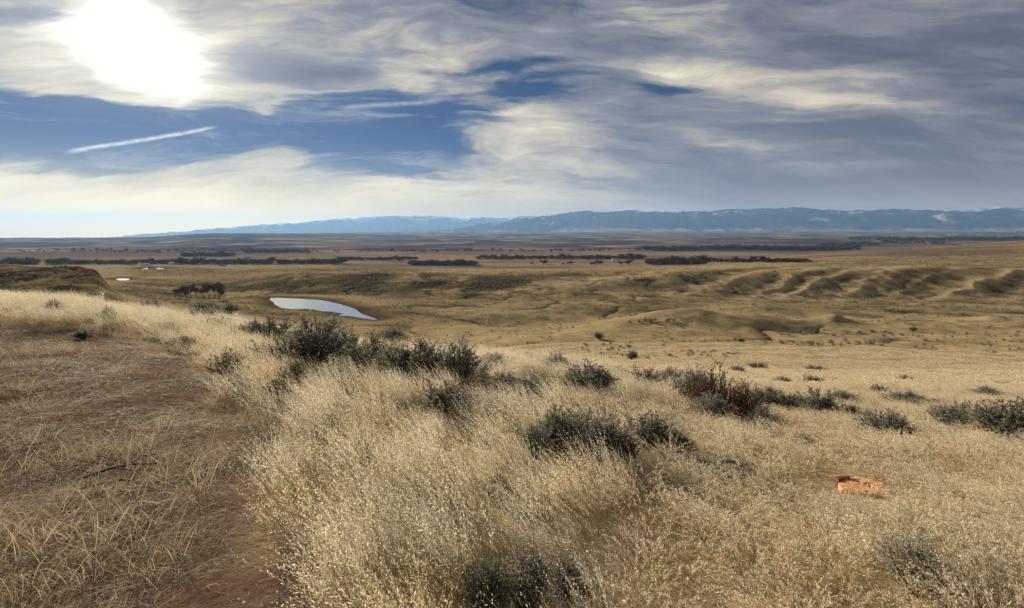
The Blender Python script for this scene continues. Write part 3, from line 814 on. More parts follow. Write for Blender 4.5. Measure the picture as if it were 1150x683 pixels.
def tuft_mesh(name, seed, n, h0, h1, rad, spread, bend, wind, width, segs=4, heads=0, head_len=0.03, head_w=0.007, head_from=0.68, flat=False, droop=0.0):
    rs = np.random.RandomState(seed)
    rr = rad * np.sqrt(rs.rand(n)); th = rs.rand(n) * 2 * np.pi
    p0 = np.stack([rr * np.cos(th), rr * np.sin(th), np.full(n, -0.03)], 1)
    L = rs.uniform(h0, h1, n)
    dth = th + rs.normal(0, 0.8, n)
    d = np.stack([np.cos(dth), np.sin(dth)], 1)
    tl = spread * rs.uniform(0.1, 1.0, n); bd = bend * rs.uniform(0.2, 1.2, n); wd = wind * rs.uniform(0.5, 1.3, n)
    side_a = rs.rand(n) * np.pi
    side = np.stack([np.cos(side_a), np.sin(side_a), np.zeros(n)], 1)
    wdt = width * rs.uniform(0.6, 1.3, n)
    own = rs.rand(n)
    def curve(s):
        hx_ = d * ((tl * s + bd * s * s) * L)[:, None]
        x = p0[:, 0] + hx_[:, 0] - wd * s * s * L
        y = p0[:, 1] + hx_[:, 1] + 0.25 * wd * s * s * L
        if flat:
            cv_ = np.sin(np.pi * s) * (own - 0.5) * L * 0.5
            x = x - d[:, 1] * cv_; y = y + d[:, 0] * cv_
        if flat: z = p0[:, 2] + 0.035 + 0.06 * L * np.sin(np.pi * s) * own * 2
        else: z = p0[:, 2] + L * (s - 0.28 * (bd + wd * 0.7) * s * s - droop * s ** 4)
        return np.stack([x, y, z], 1)
    V, Q, S = [], [], []
    cnt = 0
    for k in range(segs + 1):
        s = k / segs
        c = curve(np.full(n, s)); w = (wdt * max(0.12, (1 - s) ** 0.6))[:, None]
        V += [c - side * w / 2, c + side * w / 2]
        sh = np.stack([np.full(n, s), np.zeros(n), own], 1); S += [sh, sh]
    idx = np.arange(n)
    for k in range(segs):
        a = 2 * k * n + idx; b = (2 * k + 1) * n + idx; c2 = (2 * k + 3) * n + idx; d2 = (2 * k + 2) * n + idx
        Q.append(np.stack([a, b, c2, d2], 1))
    cnt = 2 * (segs + 1) * n
    for h in range(heads):
        s = head_from + (1.02 - head_from) * (h + rs.rand(n)) / heads
        c = curve(s); t = curve(s + 0.05) - c; t /= np.linalg.norm(t, axis=1)[:, None] + 1e-9
        o = rs.normal(0, 1, (n, 3)); o -= (o * t).sum(1)[:, None] * t; o /= np.linalg.norm(o, axis=1)[:, None]
        taper = (1.25 - 0.9 * (h / heads))
        ax = t * 0.75 + o * rs.uniform(0.25, 0.9, n)[:, None]; ax /= np.linalg.norm(ax, axis=1)[:, None]
        sd = np.cross(ax, rs.normal(0, 1, (n, 3))); sd /= np.linalg.norm(sd, axis=1)[:, None] + 1e-9
        hl = head_len * rs.uniform(0.6, 1.3, n)[:, None] * taper; hw = head_w * rs.uniform(0.7, 1.3, n)[:, None]
        V += [c, c + ax * hl * 0.5 + sd * hw, c + ax * hl, c + ax * hl * 0.5 - sd * hw]
        sh = np.stack([s, np.ones(n), rs.rand(n)], 1); S += [sh] * 4
        Q.append(np.stack([cnt + idx, cnt + n + idx, cnt + 2 * n + idx, cnt + 3 * n + idx], 1)); cnt += 4 * n
    me = mesh_np(name, np.concatenate(V), np.concatenate(Q))
    attr(me, "shade", np.concatenate(S))
    return me

def scatter(name, meshes, material, pts, yaw, scl, idx=None):
    """one mass of plants: copies of a few clumps spread over the points"""
    n = len(pts)
    me = bpy.data.meshes.new(name)
    me.vertices.add(n); me.vertices.foreach_set("co", np.asarray(pts, np.float32).ravel())
    a = me.attributes.new("rot", 'FLOAT_VECTOR', 'POINT'); a.data.foreach_set("vector", np.asarray(yaw, np.float32).ravel())
    a = me.attributes.new("scl", 'FLOAT_VECTOR', 'POINT'); a.data.foreach_set("vector", np.asarray(scl, np.float32).ravel())
    a = me.attributes.new("pick", 'INT', 'POINT')
    a.data.foreach_set("value", (rng.randint(0, len(meshes), n) if idx is None else idx).astype(np.int32))
    g = bpy.data.node_groups.new(name, 'GeometryNodeTree')
    g.interface.new_socket("Geometry", in_out='INPUT', socket_type='NodeSocketGeometry')
    g.interface.new_socket("Geometry", in_out='OUTPUT', socket_type='NodeSocketGeometry')
    N, Lk = g.nodes, g.links
    gi, go = N.new('NodeGroupInput'), N.new('NodeGroupOutput')
    iop = N.new('GeometryNodeInstanceOnPoints')
    g2i = N.new('GeometryNodeGeometryToInstance')
    for m in meshes:
        if not m.materials: m.materials.append(material)
        src = bpy.data.objects.new(name + "_clump", m)          # a source that is never linked to the scene
        oi = N.new('GeometryNodeObjectInfo'); oi.inputs['Object'].default_value = src
        Lk.new(oi.outputs['Geometry'], g2i.inputs[0])
    def na_(nm, typ):
        q = N.new('GeometryNodeInputNamedAttribute'); q.data_type = typ; q.inputs[0].default_value = nm
        return q.outputs[0]
    Lk.new(gi.outputs[0], iop.inputs['Points']); Lk.new(g2i.outputs[0], iop.inputs['Instance'])
    iop.inputs['Pick Instance'].default_value = True
    Lk.new(na_("pick", 'INT'), iop.inputs['Instance Index'])
    Lk.new(na_("rot", 'FLOAT_VECTOR'), iop.inputs['Rotation'])
    Lk.new(na_("scl", 'FLOAT_VECTOR'), iop.inputs['Scale'])
    Lk.new(iop.outputs[0], go.inputs[0])
    o = link(bpy.data.objects.new(name, me))
    md = o.modifiers.new("scatter", 'NODES'); md.node_group = g
    tag(o, kind="stuff")
    return o

def sector(n, r0, r1, a0=R(-47), a1=R(47)):
    r = np.sqrt(rng.uniform(r0 * r0, r1 * r1, n)); a = rng.uniform(a0, a1, n)
    return r * np.sin(a), r * np.cos(a)
def sector_n(dens, r0, r1): return int(dens * R(94) / 2 * (r1 * r1 - r0 * r0))

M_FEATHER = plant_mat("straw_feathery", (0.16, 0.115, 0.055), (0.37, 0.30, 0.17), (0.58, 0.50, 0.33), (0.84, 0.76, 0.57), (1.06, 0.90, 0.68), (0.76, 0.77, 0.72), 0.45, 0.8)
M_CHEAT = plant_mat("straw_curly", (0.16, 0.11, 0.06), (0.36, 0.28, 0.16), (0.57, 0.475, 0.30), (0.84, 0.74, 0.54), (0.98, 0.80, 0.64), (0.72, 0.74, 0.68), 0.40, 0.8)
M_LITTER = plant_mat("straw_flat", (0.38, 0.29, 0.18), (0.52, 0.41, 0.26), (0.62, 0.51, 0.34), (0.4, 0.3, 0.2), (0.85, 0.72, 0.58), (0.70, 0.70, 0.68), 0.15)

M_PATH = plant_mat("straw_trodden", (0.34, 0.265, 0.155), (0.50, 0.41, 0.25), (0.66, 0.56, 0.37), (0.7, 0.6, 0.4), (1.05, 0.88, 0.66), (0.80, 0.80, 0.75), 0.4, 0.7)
feather = [tuft_mesh("feathery_grass", 100 + i, 50, 0.18, 0.50, 0.12, 0.20, 0.16, 0.55, 0.0027, 4, 20, 0.021, 0.0017, 0.56) for i in range(6)]
cheat = [tuft_mesh("curly_grass", 200 + i, 52, 0.11, 0.37, 0.15, 0.40, 0.50, 0.24, 0.0026, 4, 15, 0.020, 0.0019, 0.55, droop=0.2) for i in range(6)]
litter = [tuft_mesh("flat_straw", 300 + i, 34, 0.05, 0.24, 0.20, 0.8, 0.5, 0.15, 0.0034, 4, 0, flat=True) for i in range(6)]
pathy = [tuft_mesh("path_grass", 400 + i, 46, 0.04, 0.20, 0.14, 0.9, 0.7, 0.2, 0.0032, 4, 0) for i in range(4)]
far_f = [tuft_mesh("far_grass", 500 + i, 46, 0.18, 0.42, 0.36, 0.25, 0.2, 0.28, 0.009, 2, 5, 0.06, 0.009, 0.6) for i in range(4)]
far_c = [tuft_mesh("far_curly_grass", 600 + i, 46, 0.09, 0.24, 0.40, 0.4, 0.4, 0.10, 0.009, 2, 4, 0.05, 0.010, 0.6, droop=0.2) for i in range(4)]

def u_of(x, y): return CX + F_PX * x / np.maximum(y, 0.3)
def rightness(x, y):
    """0 where the tall feathery grass grows, 1 where the low curly grass does"""
    b = u_of(x, y) + 120 * gn(x / 2.2, y / 2.2, 61) + 60 * gn(x / 0.8, y / 0.8, 62)
    return sstep(b, 600, 790)
def place(x, y, tilt, s0, s1, zvar=0.25):
    n = len(x)
    z = hgt(x, y)
    wd = 0.25 * gn(x / 3.0, y / 3.0, 66)
    rot = np.stack([rng.normal(0, tilt, n), rng.normal(0, tilt, n), rng.normal(0, 0.55, n) + wd * 2], 1)
    s = rng.uniform(s0, s1, n)
    clump = 1 + 0.22 * gn(x / 1.6, y / 1.6, 67) + 0.22 * gn(x / 0.55, y / 0.55, 77)
    room = shrub_room(x, y)
    s = s * clump * np.where(room < 0.3, 0.02, room)
    return np.stack([x, y, z], 1), rot, np.stack([s, s, s * rng.uniform(1 - zvar, 1 + zvar, n)], 1)

# tall feathery and low curly grass near the photographer
fx, fy, cx_, cy_ = [], [], [], []
for dens, r0, r1 in ((26, 1.5, 6), (19, 6, 14), (12, 14, 34)):
    x, y = sector(sector_n(dens, r0, r1), r0, r1)
    m = path_mask(x, y)
    gap = sstep(fbm(x / 0.75, y / 0.75, 63, 2), -0.65, 0.05)
    keep = (m < rng.uniform(0.2, 0.6, len(x))) & (rng.rand(len(x)) < 0.22 + 0.78 * gap)
    x, y = x[keep], y[keep]
    rt = rightness(x, y) > rng.rand(len(x))
    fx.append(x[~rt]); fy.append(y[~rt]); cx_.append(x[rt]); cy_.append(y[rt])
fx, fy, cx_, cy_ = map(np.concatenate, (fx, fy, cx_, cy_))
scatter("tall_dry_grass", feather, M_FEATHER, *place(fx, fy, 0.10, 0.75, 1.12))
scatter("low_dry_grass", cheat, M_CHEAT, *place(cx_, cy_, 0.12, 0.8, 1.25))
# the gold slope beyond the brow
x, y = sector(sector_n(3.0, 28, 75), 28, 75)
x2, y2 = sector(sector_n(0.9, 75, 150), 75, 150)
x, y = np.concatenate([x, x2]), np.concatenate([y, y2])
rt = (u_of(x, y) + 100 * gn(x / 12, y / 12, 64)) > 480
p_, r_, s_ = place(x, y, 0.1, 0.8, 1.3)
s_[:, :2] *= np.where(np.hypot(x, y) > 75, 1.5, 1.0)[:, None]
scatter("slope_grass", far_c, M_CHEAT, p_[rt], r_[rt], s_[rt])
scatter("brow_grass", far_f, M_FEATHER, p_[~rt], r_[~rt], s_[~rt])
# trodden patch: flattened straw and a few clumps
x, y = sector(sector_n(60, 1.4, 9), 1.4, 9); x2, y2 = sector(sector_n(34, 9, 24), 9, 24)
x, y = np.concatenate([x, x2]), np.concatenate([y, y2])
m = path_mask(x, y); den = 0.45 + 0.65 * sstep(fbm(x / 0.6, y / 0.5, 68, 3), -0.4, 0.5)
rut = [spot(a, b)[:2] for a, b in ((205, 440), (228, 490), (250, 540), (275, 600), (300, 680))]
dr = np.min([np.hypot(x - (p[0] + (q[0] - p[0]) * t), y - (p[1] + (q[1] - p[1]) * t)) for p, q in zip(rut, rut[1:]) for t in np.linspace(0, 1, 6)], 0)
den = den * (0.45 + 0.55 * sstep(dr + 0.08 * gn(x / 0.3, y / 0.3, 70), 0.10, 0.32))
k = (m > 0.01) & (rng.rand(len(x)) < den)
x, y = x[k], y[k]
p_, r_, s_ = place(x, y, 0.04, 0.6, 1.2)
r_[:, 2] = rng.uniform(0, 6.28, len(x))
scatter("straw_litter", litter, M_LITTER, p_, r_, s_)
PATCHES = [(95, 625, 130, 75, 1.3), (190, 640, 40, 50, 0.7), (150, 520, 85, 42, 1.1), (45, 520, 50, 40, 0.45), (30, 450, 60, 30, 0.3), (190, 585, 60, 40, 0.5),
           (110, 430, 90, 20, 0.12), (200, 440, 20, 30, 0.2), (50, 400, 80, 12, 0.4)]
x, y = sector(sector_n(44, 1.5, 15), 1.5, 15, ); 
u_, v_ = u_of(x, y), HOR + F_PX * (CAM_Z - hgt(x, y)) / y
pd = np.full(len(x), 0.06)
for (u0, v0, su, sv, am) in PATCHES: pd = np.maximum(pd, am * np.exp(-((u_ - u0) / su) ** 2 - ((v_ - v0) / sv) ** 2))
edge_ = path_mask(x, y)
pd = np.maximum(pd, 0.35 * (edge_ < 0.9))
k = (edge_ > 0.05) & (rng.rand(len(x)) < pd * (0.4 + 0.9 * sstep(gn(x / 0.6, y / 0.6, 69), -0.4, 0.4)))
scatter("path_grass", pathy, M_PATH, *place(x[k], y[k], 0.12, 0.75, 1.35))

# ------------------------------------------------------------------ shrubs
def shrub_meshes(seed, n_br=46, leaf=(0.055, 0.012), sprigs=6, leaves=11, open_=1.0, upright=0.5, hold=None):
    """stems as thin tapered tubes and foliage as many small leaves, for a bush about 1 high and 1.3 wide"""
    rs = np.random.RandomState(seed)
    SV, SQ, SS, FV, FQ, FS = [], [], [], [], [], []
    def tube(pts, r0, r1):
        b = len(SV); m = len(pts)
        for i, p in enumerate(pts):
            r = r0 + (r1 - r0) * i / (m - 1)
            for k in range(3):
                a = k * 2.0944 + i * 0.4
                SV.append(p + np.array([math.cos(a) * r, math.sin(a) * r, 0])); SS.append((i / (m - 1), 0, rs.rand()))
        for i in range(m - 1):
            for k in range(3):
                SQ.append((b + i * 3 + k, b + i * 3 + (k + 1) % 3, b + i * 3 + 3 + (k + 1) % 3, b + i * 3 + 3 + k))
    for i in range(n_br):
        a = rs.rand() * 6.283
        e = rs.uniform(0.05, 1.0) ** 0.9                          # 0 flat, 1 upright
        elv = math.radians(18 + 68 * e)
        lump = 0.80 + 0.20 * math.sin(a * 2 + seed) + 0.20 * math.sin(a * 5 + seed * 2.3 + e * 4) + rs.normal(0, 0.16)
        hd = np.array([math.cos(a), math.sin(a)])
        reach = 0.66 * math.cos(elv) * lump; hh = max(0.18, (0.25 + 0.75 * math.sin(elv)) * (0.88 + 0.16 * math.sin(a * 3 + seed * 1.7) + rs.normal(0, 0.14))) * (1.0 if open_ < 1.2 else rs.uniform(0.6, 1.1))
        b0 = np.array([hd[0] * 0.06 * rs.rand(), hd[1] * 0.06 * rs.rand(), -0.04])
        end = np.array([hd[0] * reach, hd[1] * reach, hh * 0.95])
        mid = b0 * 0.45 + end * 0.55 + np.array([hd[0] * 0.08, hd[1] * 0.08, -0.12 * (1 - upright)]) + rs.normal(0, 0.03, 3)
        cpts = [b0 * (1 - t) ** 2 + mid * 2 * t * (1 - t) + end * t * t for t in np.linspace(0, 1, 6)]
        tube(cpts, 0.014, 0.004)
        for j in range(sprigs):
            t = rs.uniform(0.38, 1.0) if open_ < 1.2 else rs.uniform(0.25, 1.0)
            p = b0 * (1 - t) ** 2 + mid * 2 * t * (1 - t) + end * t * t
            dr = np.array([hd[0] * 0.5, hd[1] * 0.5, 0.9]) + rs.normal(0, 0.55, 3); dr[2] = abs(dr[2]); dr /= np.linalg.norm(dr)
            ln = rs.uniform(0.07, 0.27) * open_
            tube([p, p + dr * ln * 0.5 + rs.normal(0, 0.008, 3), p + dr * ln], 0.0045, 0.0018)
            nl = leaves
            tt = rs.uniform(0.1, 1.05, nl)
            c = p[None] + dr[None] * (ln * tt)[:, None]
            ld = dr[None] * 0.8 + rs.normal(0, 0.55, (nl, 3)); ld /= np.linalg.norm(ld, axis=1)[:, None]
            sd = np.cross(ld, rs.normal(0, 1, (nl, 3))); sd /= np.linalg.norm(sd, axis=1)[:, None]
            l = leaf[0] * rs.uniform(0.5, 1.25, (nl, 1)); w = leaf[1] * rs.uniform(0.7, 1.3, (nl, 1))
            q = np.stack([c, c + ld * l * 0.55 + sd * w, c + ld * l, c + ld * l * 0.55 - sd * w], 1)
            b = sum(len(f) for f in FV)
            FV.append(q.reshape(-1, 3)); FQ.append(np.arange(nl * 4).reshape(-1, 4) + b)
            rad_ = np.clip(np.linalg.norm(c / np.array([0.66, 0.66, 1.0]), axis=1), 0, 1)
            FS.append(np.repeat(np.stack([rs.uniform(0, 1, nl), (rs.rand(nl) < 0.08).astype(float), rs.rand(nl)], 1), 4, 0))
    sm = mesh_np("stems", np.array(SV), np.array(SQ)); attr(sm, "shade", np.array(SS))
    fm = mesh_np("foliage", np.concatenate(FV), np.concatenate(FQ)); attr(fm, "shade", np.concatenate(FS))
    return sm, fm
M_STEM = plant_mat("grey_bark", (0.10, 0.085, 0.07), (0.12, 0.10, 0.085), (0.15, 0.13, 0.11), (0.15, 0.13, 0.11), (1, 1, 1), (1, 1, 1), 0.0)
M_REDSTEM = plant_mat("red_brown_bark", (0.075, 0.045, 0.035), (0.10, 0.055, 0.042), (0.13, 0.075, 0.055), (0.14, 0.08, 0.06), (1, 1, 1), (1, 1, 1), 0.0)
M_DARK = plant_mat("dark_sage_leaf", (0.16, 0.152, 0.115), (0.225, 0.215, 0.165), (0.33, 0.315, 0.245), (0.38, 0.33, 0.21), (1.05, 0.95, 0.85), (0.9, 0.95, 0.95), 0.42)
M_GREY = plant_mat("grey_sage_leaf", (0.22, 0.205, 0.165), (0.31, 0.29, 0.235), (0.43, 0.405, 0.33), (0.45, 0.39, 0.28), (1.05, 0.95, 0.85), (0.95, 0.97, 0.95), 0.42)
M_PALE = plant_mat("pale_sage_leaf", (0.38, 0.37, 0.27), (0.47, 0.455, 0.33), (0.57, 0.54, 0.40), (0.34, 0.31, 0.2), (1, 1, 0.95), (0.95, 1, 1), 0.25)
M_OLIVE = plant_mat("olive_leaf", (0.14, 0.13, 0.065), (0.20, 0.185, 0.095), (0.28, 0.25, 0.14), (0.17, 0.15, 0.08), (1.05, 0.95, 0.8), (0.9, 1, 0.95), 0.25)
M_RED = plant_mat("red_brown_leaf", (0.14, 0.085, 0.065), (0.20, 0.125, 0.09), (0.28, 0.18, 0.13), (0.2, 0.16, 0.10), (1.1, 0.9, 0.85), (0.9, 0.95, 1.0), 0.2)
M_BROWN = plant_mat("brown_leaf", (0.16, 0.125, 0.09), (0.23, 0.185, 0.13), (0.32, 0.26, 0.19), (0.2, 0.16, 0.11), (1.05, 0.95, 0.85), (0.9, 0.95, 1.0), 0.2)
KINDS = {}
def kind(name, leafm, stemm, seeds, **kw):
    KINDS[name] = []
    for s in seeds:
        sm, fm = shrub_meshes(s, **kw)
        sm.materials.append(stemm); fm.materials.append(leafm)
        KINDS[name].append((sm, fm))
kind('dark', M_DARK, M_STEM, (1, 2, 3), n_br=75, sprigs=8, leaves=14, leaf=(0.055, 0.011))
kind('grey', M_GREY, M_STEM, (4, 5, 6), n_br=72, sprigs=8, leaves=11, leaf=(0.05, 0.010))
kind('pale', M_PALE, M_STEM, (7,), n_br=60, sprigs=7, leaves=10, leaf=(0.045, 0.010))
kind('olive', M_OLIVE, M_STEM, (8, 9), n_br=55, sprigs=7, leaves=11, leaf=(0.06, 0.014))
kind('red', M_RED, M_REDSTEM, (10, 11), n_br=60, sprigs=9, leaves=6, leaf=(0.045, 0.012), open_=1.4, upright=0.9)
kind('brown', M_BROWN, M_STEM, (12, 13), n_br=66, sprigs=8, leaves=8, leaf=(0.05, 0.010))
cat_of = {'dark': ("sagebrush", "sagebrush"), 'grey': ("sagebrush", "sagebrush"), 'pale': ("sagebrush", "sagebrush"), 'olive': ("green_shrub", "shrub"),
          'red': ("twiggy_shrub", "shrub"), 'brown': ("dry_shrub", "shrub")}
kcount = {}
def shrub(u, v, w, h, k, label, group="shrubs scattered through the dry grass"):
    x, y, z = spot(u, v)
    i = kcount.get(k, 0); kcount[k] = i + 1
    sm, fm = KINDS[k][i % len(KINDS[k])]
    nm, cat = cat_of[k]
    o = link(bpy.data.objects.new(nm, None))
    o.empty_display_size = 0.2
    o.location = (x, y, z)
    o.rotation_euler = (0, 0, rng.uniform(0, 6.28))
    W_, H_ = 1.32 * w * y / F_PX, 0.98 * h * y / F_PX
    o.scale = (W_ / 1.25, W_ / 1.25, H_ / 1.0)
    tag(o, label, cat, group)
    link(bpy.data.objects.new("stems", sm), o); link(bpy.data.objects.new("foliage", fm), o)
    return o
for s in SHRUBS: shrub(*s)
# the same kinds, thin on the slope beyond the brow
for s in SLOPE: shrub(*s, group="bushes out on the gold slope")
# ------------------------------------------------------------------ low scrub of the valley
def one_mesh(tm, cm, name):
    def get(m):
        v = np.empty(len(m.vertices) * 3, np.float32); m.vertices.foreach_get("co", v)
        q = np.empty(len(m.loops), np.int32); m.loops.foreach_get("vertex_index", q)
        a = np.empty(len(m.vertices) * 4, np.float32); m.attributes["shade"].data.foreach_get("color", a)
        return v.reshape(-1, 3), q.reshape(-1, 4), a.reshape(-1, 4)
    v1, q1, a1 = get(tm); v2, q2, a2 = get(cm)
    me = mesh_np(name, np.concatenate([v1, v2]), np.concatenate([q1, q2 + len(v1)])); attr(me, "shade", np.concatenate([a1, a2]))
    return me
def light_shrub(name, seed, m, leaf=(0.12, 0.035)):
    sm, fm = shrub_meshes(seed, n_br=16, sprigs=4, leaves=7, leaf=leaf)
    me = one_mesh(sm, fm, name); me.materials.clear(); me.materials.append(m)
    return me
LOW_D = [light_shrub("low_sagebrush", 30 + i, M_DARK) for i in range(3)]
LOW_G = [light_shrub("low_sagebrush", 40 + i, M_GREY) for i in range(3)]
BANDS = [((870, 1000), (383.5, 389), 52, "low sagebrush in the nearest, densest row of dots across the gold slope", "nearest sagebrush row on the gold slope"),
         ((872, 1015), (373, 378), 34, "low sagebrush in the farther row on the gold slope, before the cone mound", "farther sagebrush row on the gold slope"),
         ((765, 830), (394, 402), 34, "grey green low sagebrush in the patch on the slope behind the twiggy shrubs", "sagebrush patch behind the twiggy shrubs"),
         ((645, 770), (386, 404), 40, "dark low sagebrush scattered round the two round black bushes on the slope", "sagebrush round the two black bushes"),
         ((1020, 1150), (372, 396), 26, "faint low sagebrush dot at the right edge of the gold slope", "sagebrush at the right end of the gold slope"),
         ((700, 760), (360, 364), 9, "black green bush in the dark strip along the dry wash below the bluff", "bushes along the wash")]
for (u0, u1), (v0, v1), n, lab, grp in BANDS:
    for i in range(n):
        u = rng.uniform(u0, u1); v = rng.uniform(v0, v1) if n > 9 else rng.uniform(v0, v1)
        x, y, z = spot(u, v, 40)
        src = (LOW_G if 'grey' in lab or 'faint' in lab else LOW_D)[rng.randint(3)]
        o = link(bpy.data.objects.new("low_sagebrush" if 'bush in' not in lab else "wash_bush", src))
        o.location = (x, y, z); o.rotation_euler = (0, 0, rng.uniform(0, 6.28))
        w = rng.uniform(3.0, 7.5) * y / F_PX / 1.25 * (1.6 if n == 9 else 1)
        o.scale = (w, w, w * rng.uniform(0.5, 0.8))
        tag(o, lab, "sagebrush" if n != 9 else "bush", grp)
# countless scrub on the bluffs and in the hollows
x, y = sector(60000, 60, 1500)
sx_, sy_ = sector(26000, 60, 560)
x, y = np.concatenate([x, sx_]), np.concatenate([y, sy_])
r = np.hypot(x, y); a = np.arctan2(x, y)
ja = np.clip(np.round(np.interp(a, AZ_F, np.arange(len(AZ_F)))).astype(int), 0, len(AZ_F) - 1)
ir = np.clip(np.round(np.interp(np.log(r), LR, np.arange(len(RR)))).astype(int), 0, len(RR) - 1)
dn_ = scr[ir, ja]
wet = bank[ir, ja]
k = (rng.rand(len(x)) < 0.9 * dn_ ** 1.3 + 0.04 * (r > 150)) & (wet < 0.2)
x, y, r = x[k], y[k], r[k]
s = rng.uniform(0.5, 1.25, len(x)) * (0.8 + r / 1400)
scatter("valley_scrub", [m.copy() for m in LOW_D + LOW_G[:1]], M_DARK, np.stack([x, y, hgt(x, y)], 1), np.stack([0 * x, 0 * x, rng.uniform(0, 6.28, len(x))], 1), np.stack([s, s, s * 0.65], 1))

# ------------------------------------------------------------------ bare winter trees
M_BARK = plant_mat("bare_bark", (0.13, 0.11, 0.095), (0.15, 0.125, 0.108), (0.18, 0.15, 0.13), (0.1, 0.08, 0.07), (1.1, 1, 0.9), (0.9, 0.95, 1.05), 0.0)
M_TWIG = plant_mat("bare_twigs", (0.095, 0.078, 0.068), (0.12, 0.098, 0.086), (0.16, 0.13, 0.112), (0.1, 0.08, 0.07), (1.15, 1, 0.9), (0.85, 0.92, 1.05), 0.0)
def tree_meshes(seed, twigs=1500, thick=0.006, bole=0.34):
    """a leafless broad tree about 1 high: trunk with limbs, and a crown of fine twigs"""
    rs = np.random.RandomState(seed)
    V, Q, S = [], [], []
    tips = []
    def limb(p, d, ln, r, lev):
        n = 4; pts = [p]; dd = d.copy()
        for i in range(n):
            dd = dd + rs.normal(0, 0.13, 3) + np.array([0, 0, 0.05]); dd /= np.linalg.norm(dd)
            pts.append(pts[-1] + dd * ln / n)
        b = len(V)
        for i, q in enumerate(pts):
            rr = r * (1 - 0.55 * i / n)
            for k in range(5):
                an = k * 1.2566
                V.append(q + np.array([math.cos(an) * rr, math.sin(an) * rr, 0])); S.append((i / n, 0, rs.rand()))
        for i in range(n):
            for k in range(5):
                Q.append((b + i * 5 + k, b + i * 5 + (k + 1) % 5, b + i * 5 + 5 + (k + 1) % 5, b + i * 5 + 5 + k))
        if lev >= 2: tips.append((pts[1:], dd))
        if lev < 3:
            for j in range(4 if lev == 0 else 3):
                t = rs.randint(2, n + 1) if lev else rs.randint(1, n + 1)
                a = rs.rand() * 6.283
                nd = dd * 0.6 + np.array([math.cos(a), math.sin(a), 0.25]) * rs.uniform(0.5, 0.95); nd /= np.linalg.norm(nd)
                limb(pts[t], nd, max(ln, 0.26) * rs.uniform(0.62, 0.85), r * 0.5, lev + 1)
    limb(np.array([0, 0, -0.02]), np.array([rs.normal(0, .05), rs.normal(0, .05), 1.0]), bole, 0.028, 0)
    c, dd = [], []
    for _ in range(twigs):
        pts, d = tips[rs.randint(len(tips))]
        q = pts[rs.randint(len(pts))]; e = d * 0.6 + rs.normal(0, 0.6, 3) + np.array([0, 0, 0.2]); e /= np.linalg.norm(e)
        c.append(q + rs.normal(0, 0.012, 3)); dd.append(e)
    c, dd = np.array(c), np.array(dd)
    sd = np.cross(dd, rs.normal(0, 1, dd.shape)); sd /= np.linalg.norm(sd, axis=1)[:, None]
    l = rs.uniform(0.05, 0.14, (twigs, 1))
    TV = np.stack([c - sd * thick / 2, c + dd * l * 0.5 + sd * thick / 2, c + dd * l, c + dd * l * 0.4 - sd * thick / 2], 1).reshape(-1, 3)
    TS = np.repeat(np.stack([rs.rand(twigs), np.zeros(twigs), rs.rand(twigs)], 1), 4, 0)
    V = np.array(V); top = max(V[:, 2].max(), TV[:, 2].max()); V = V / top; TV = TV / top
    tm = mesh_np("trunk", V, np.array(Q)); attr(tm, "shade", np.array(S)); tm.materials.append(M_BARK)
    cm = mesh_np("crown", TV, np.arange(twigs * 4).reshape(-1, 4)); attr(cm, "shade", TS); cm.materials.append(M_TWIG)
    return tm, cm
NEAR_T = [tree_meshes(80 + i, 2200, 0.008) for i in range(3)]
FAR_T = [one_mesh(*tree_meshes(90 + i, 1500, 0.016, 0.12), "bare_tree") for i in range(4)]
for m_ in FAR_T: m_.materials.append(M_TWIG)
NT_POS = [(197, 335, 11, "leftmost little bare tree of the grove left of the pond"), (203, 334.5, 13, "second bare tree from the left of the grove left of the pond"),
          (209, 335, 14, "third bare tree from the left of the grove left of the pond"), (215, 334, 15, "bare tree left of the middle of the grove left of the pond"),
          (222, 335, 14, "bare tree in the middle of the grove left of the pond"), (228, 334, 15, "bare tree just right of the middle of the grove left of the pond"),
          (234, 335.5, 17, "thick twigged bare tree, third from the right of the grove left of the pond"), (240, 335.5, 19, "tallest bare tree, second from the right of the grove left of the pond"),
          (246, 336, 17, "rightmost bare tree of the grove left of the pond")]
for i, (u, v, hp, lab) in enumerate(NT_POS):
    x, y, z = spot(u, v, 240)
    o = link(bpy.data.objects.new("bare_tree", None)); o.location = (x, y, z); o.rotation_euler = (0, 0, i * 1.3)
    hh = hp * 1.15 * y / F_PX; o.scale = (hh * 1.05, hh * 1.05, hh)
    tm, cm = NEAR_T[i % 3]
    link(bpy.data.objects.new("trunk", tm), o); link(bpy.data.objects.new("crown", cm), o)
    tag(o, lab, "tree", "bare trees left of the pond")
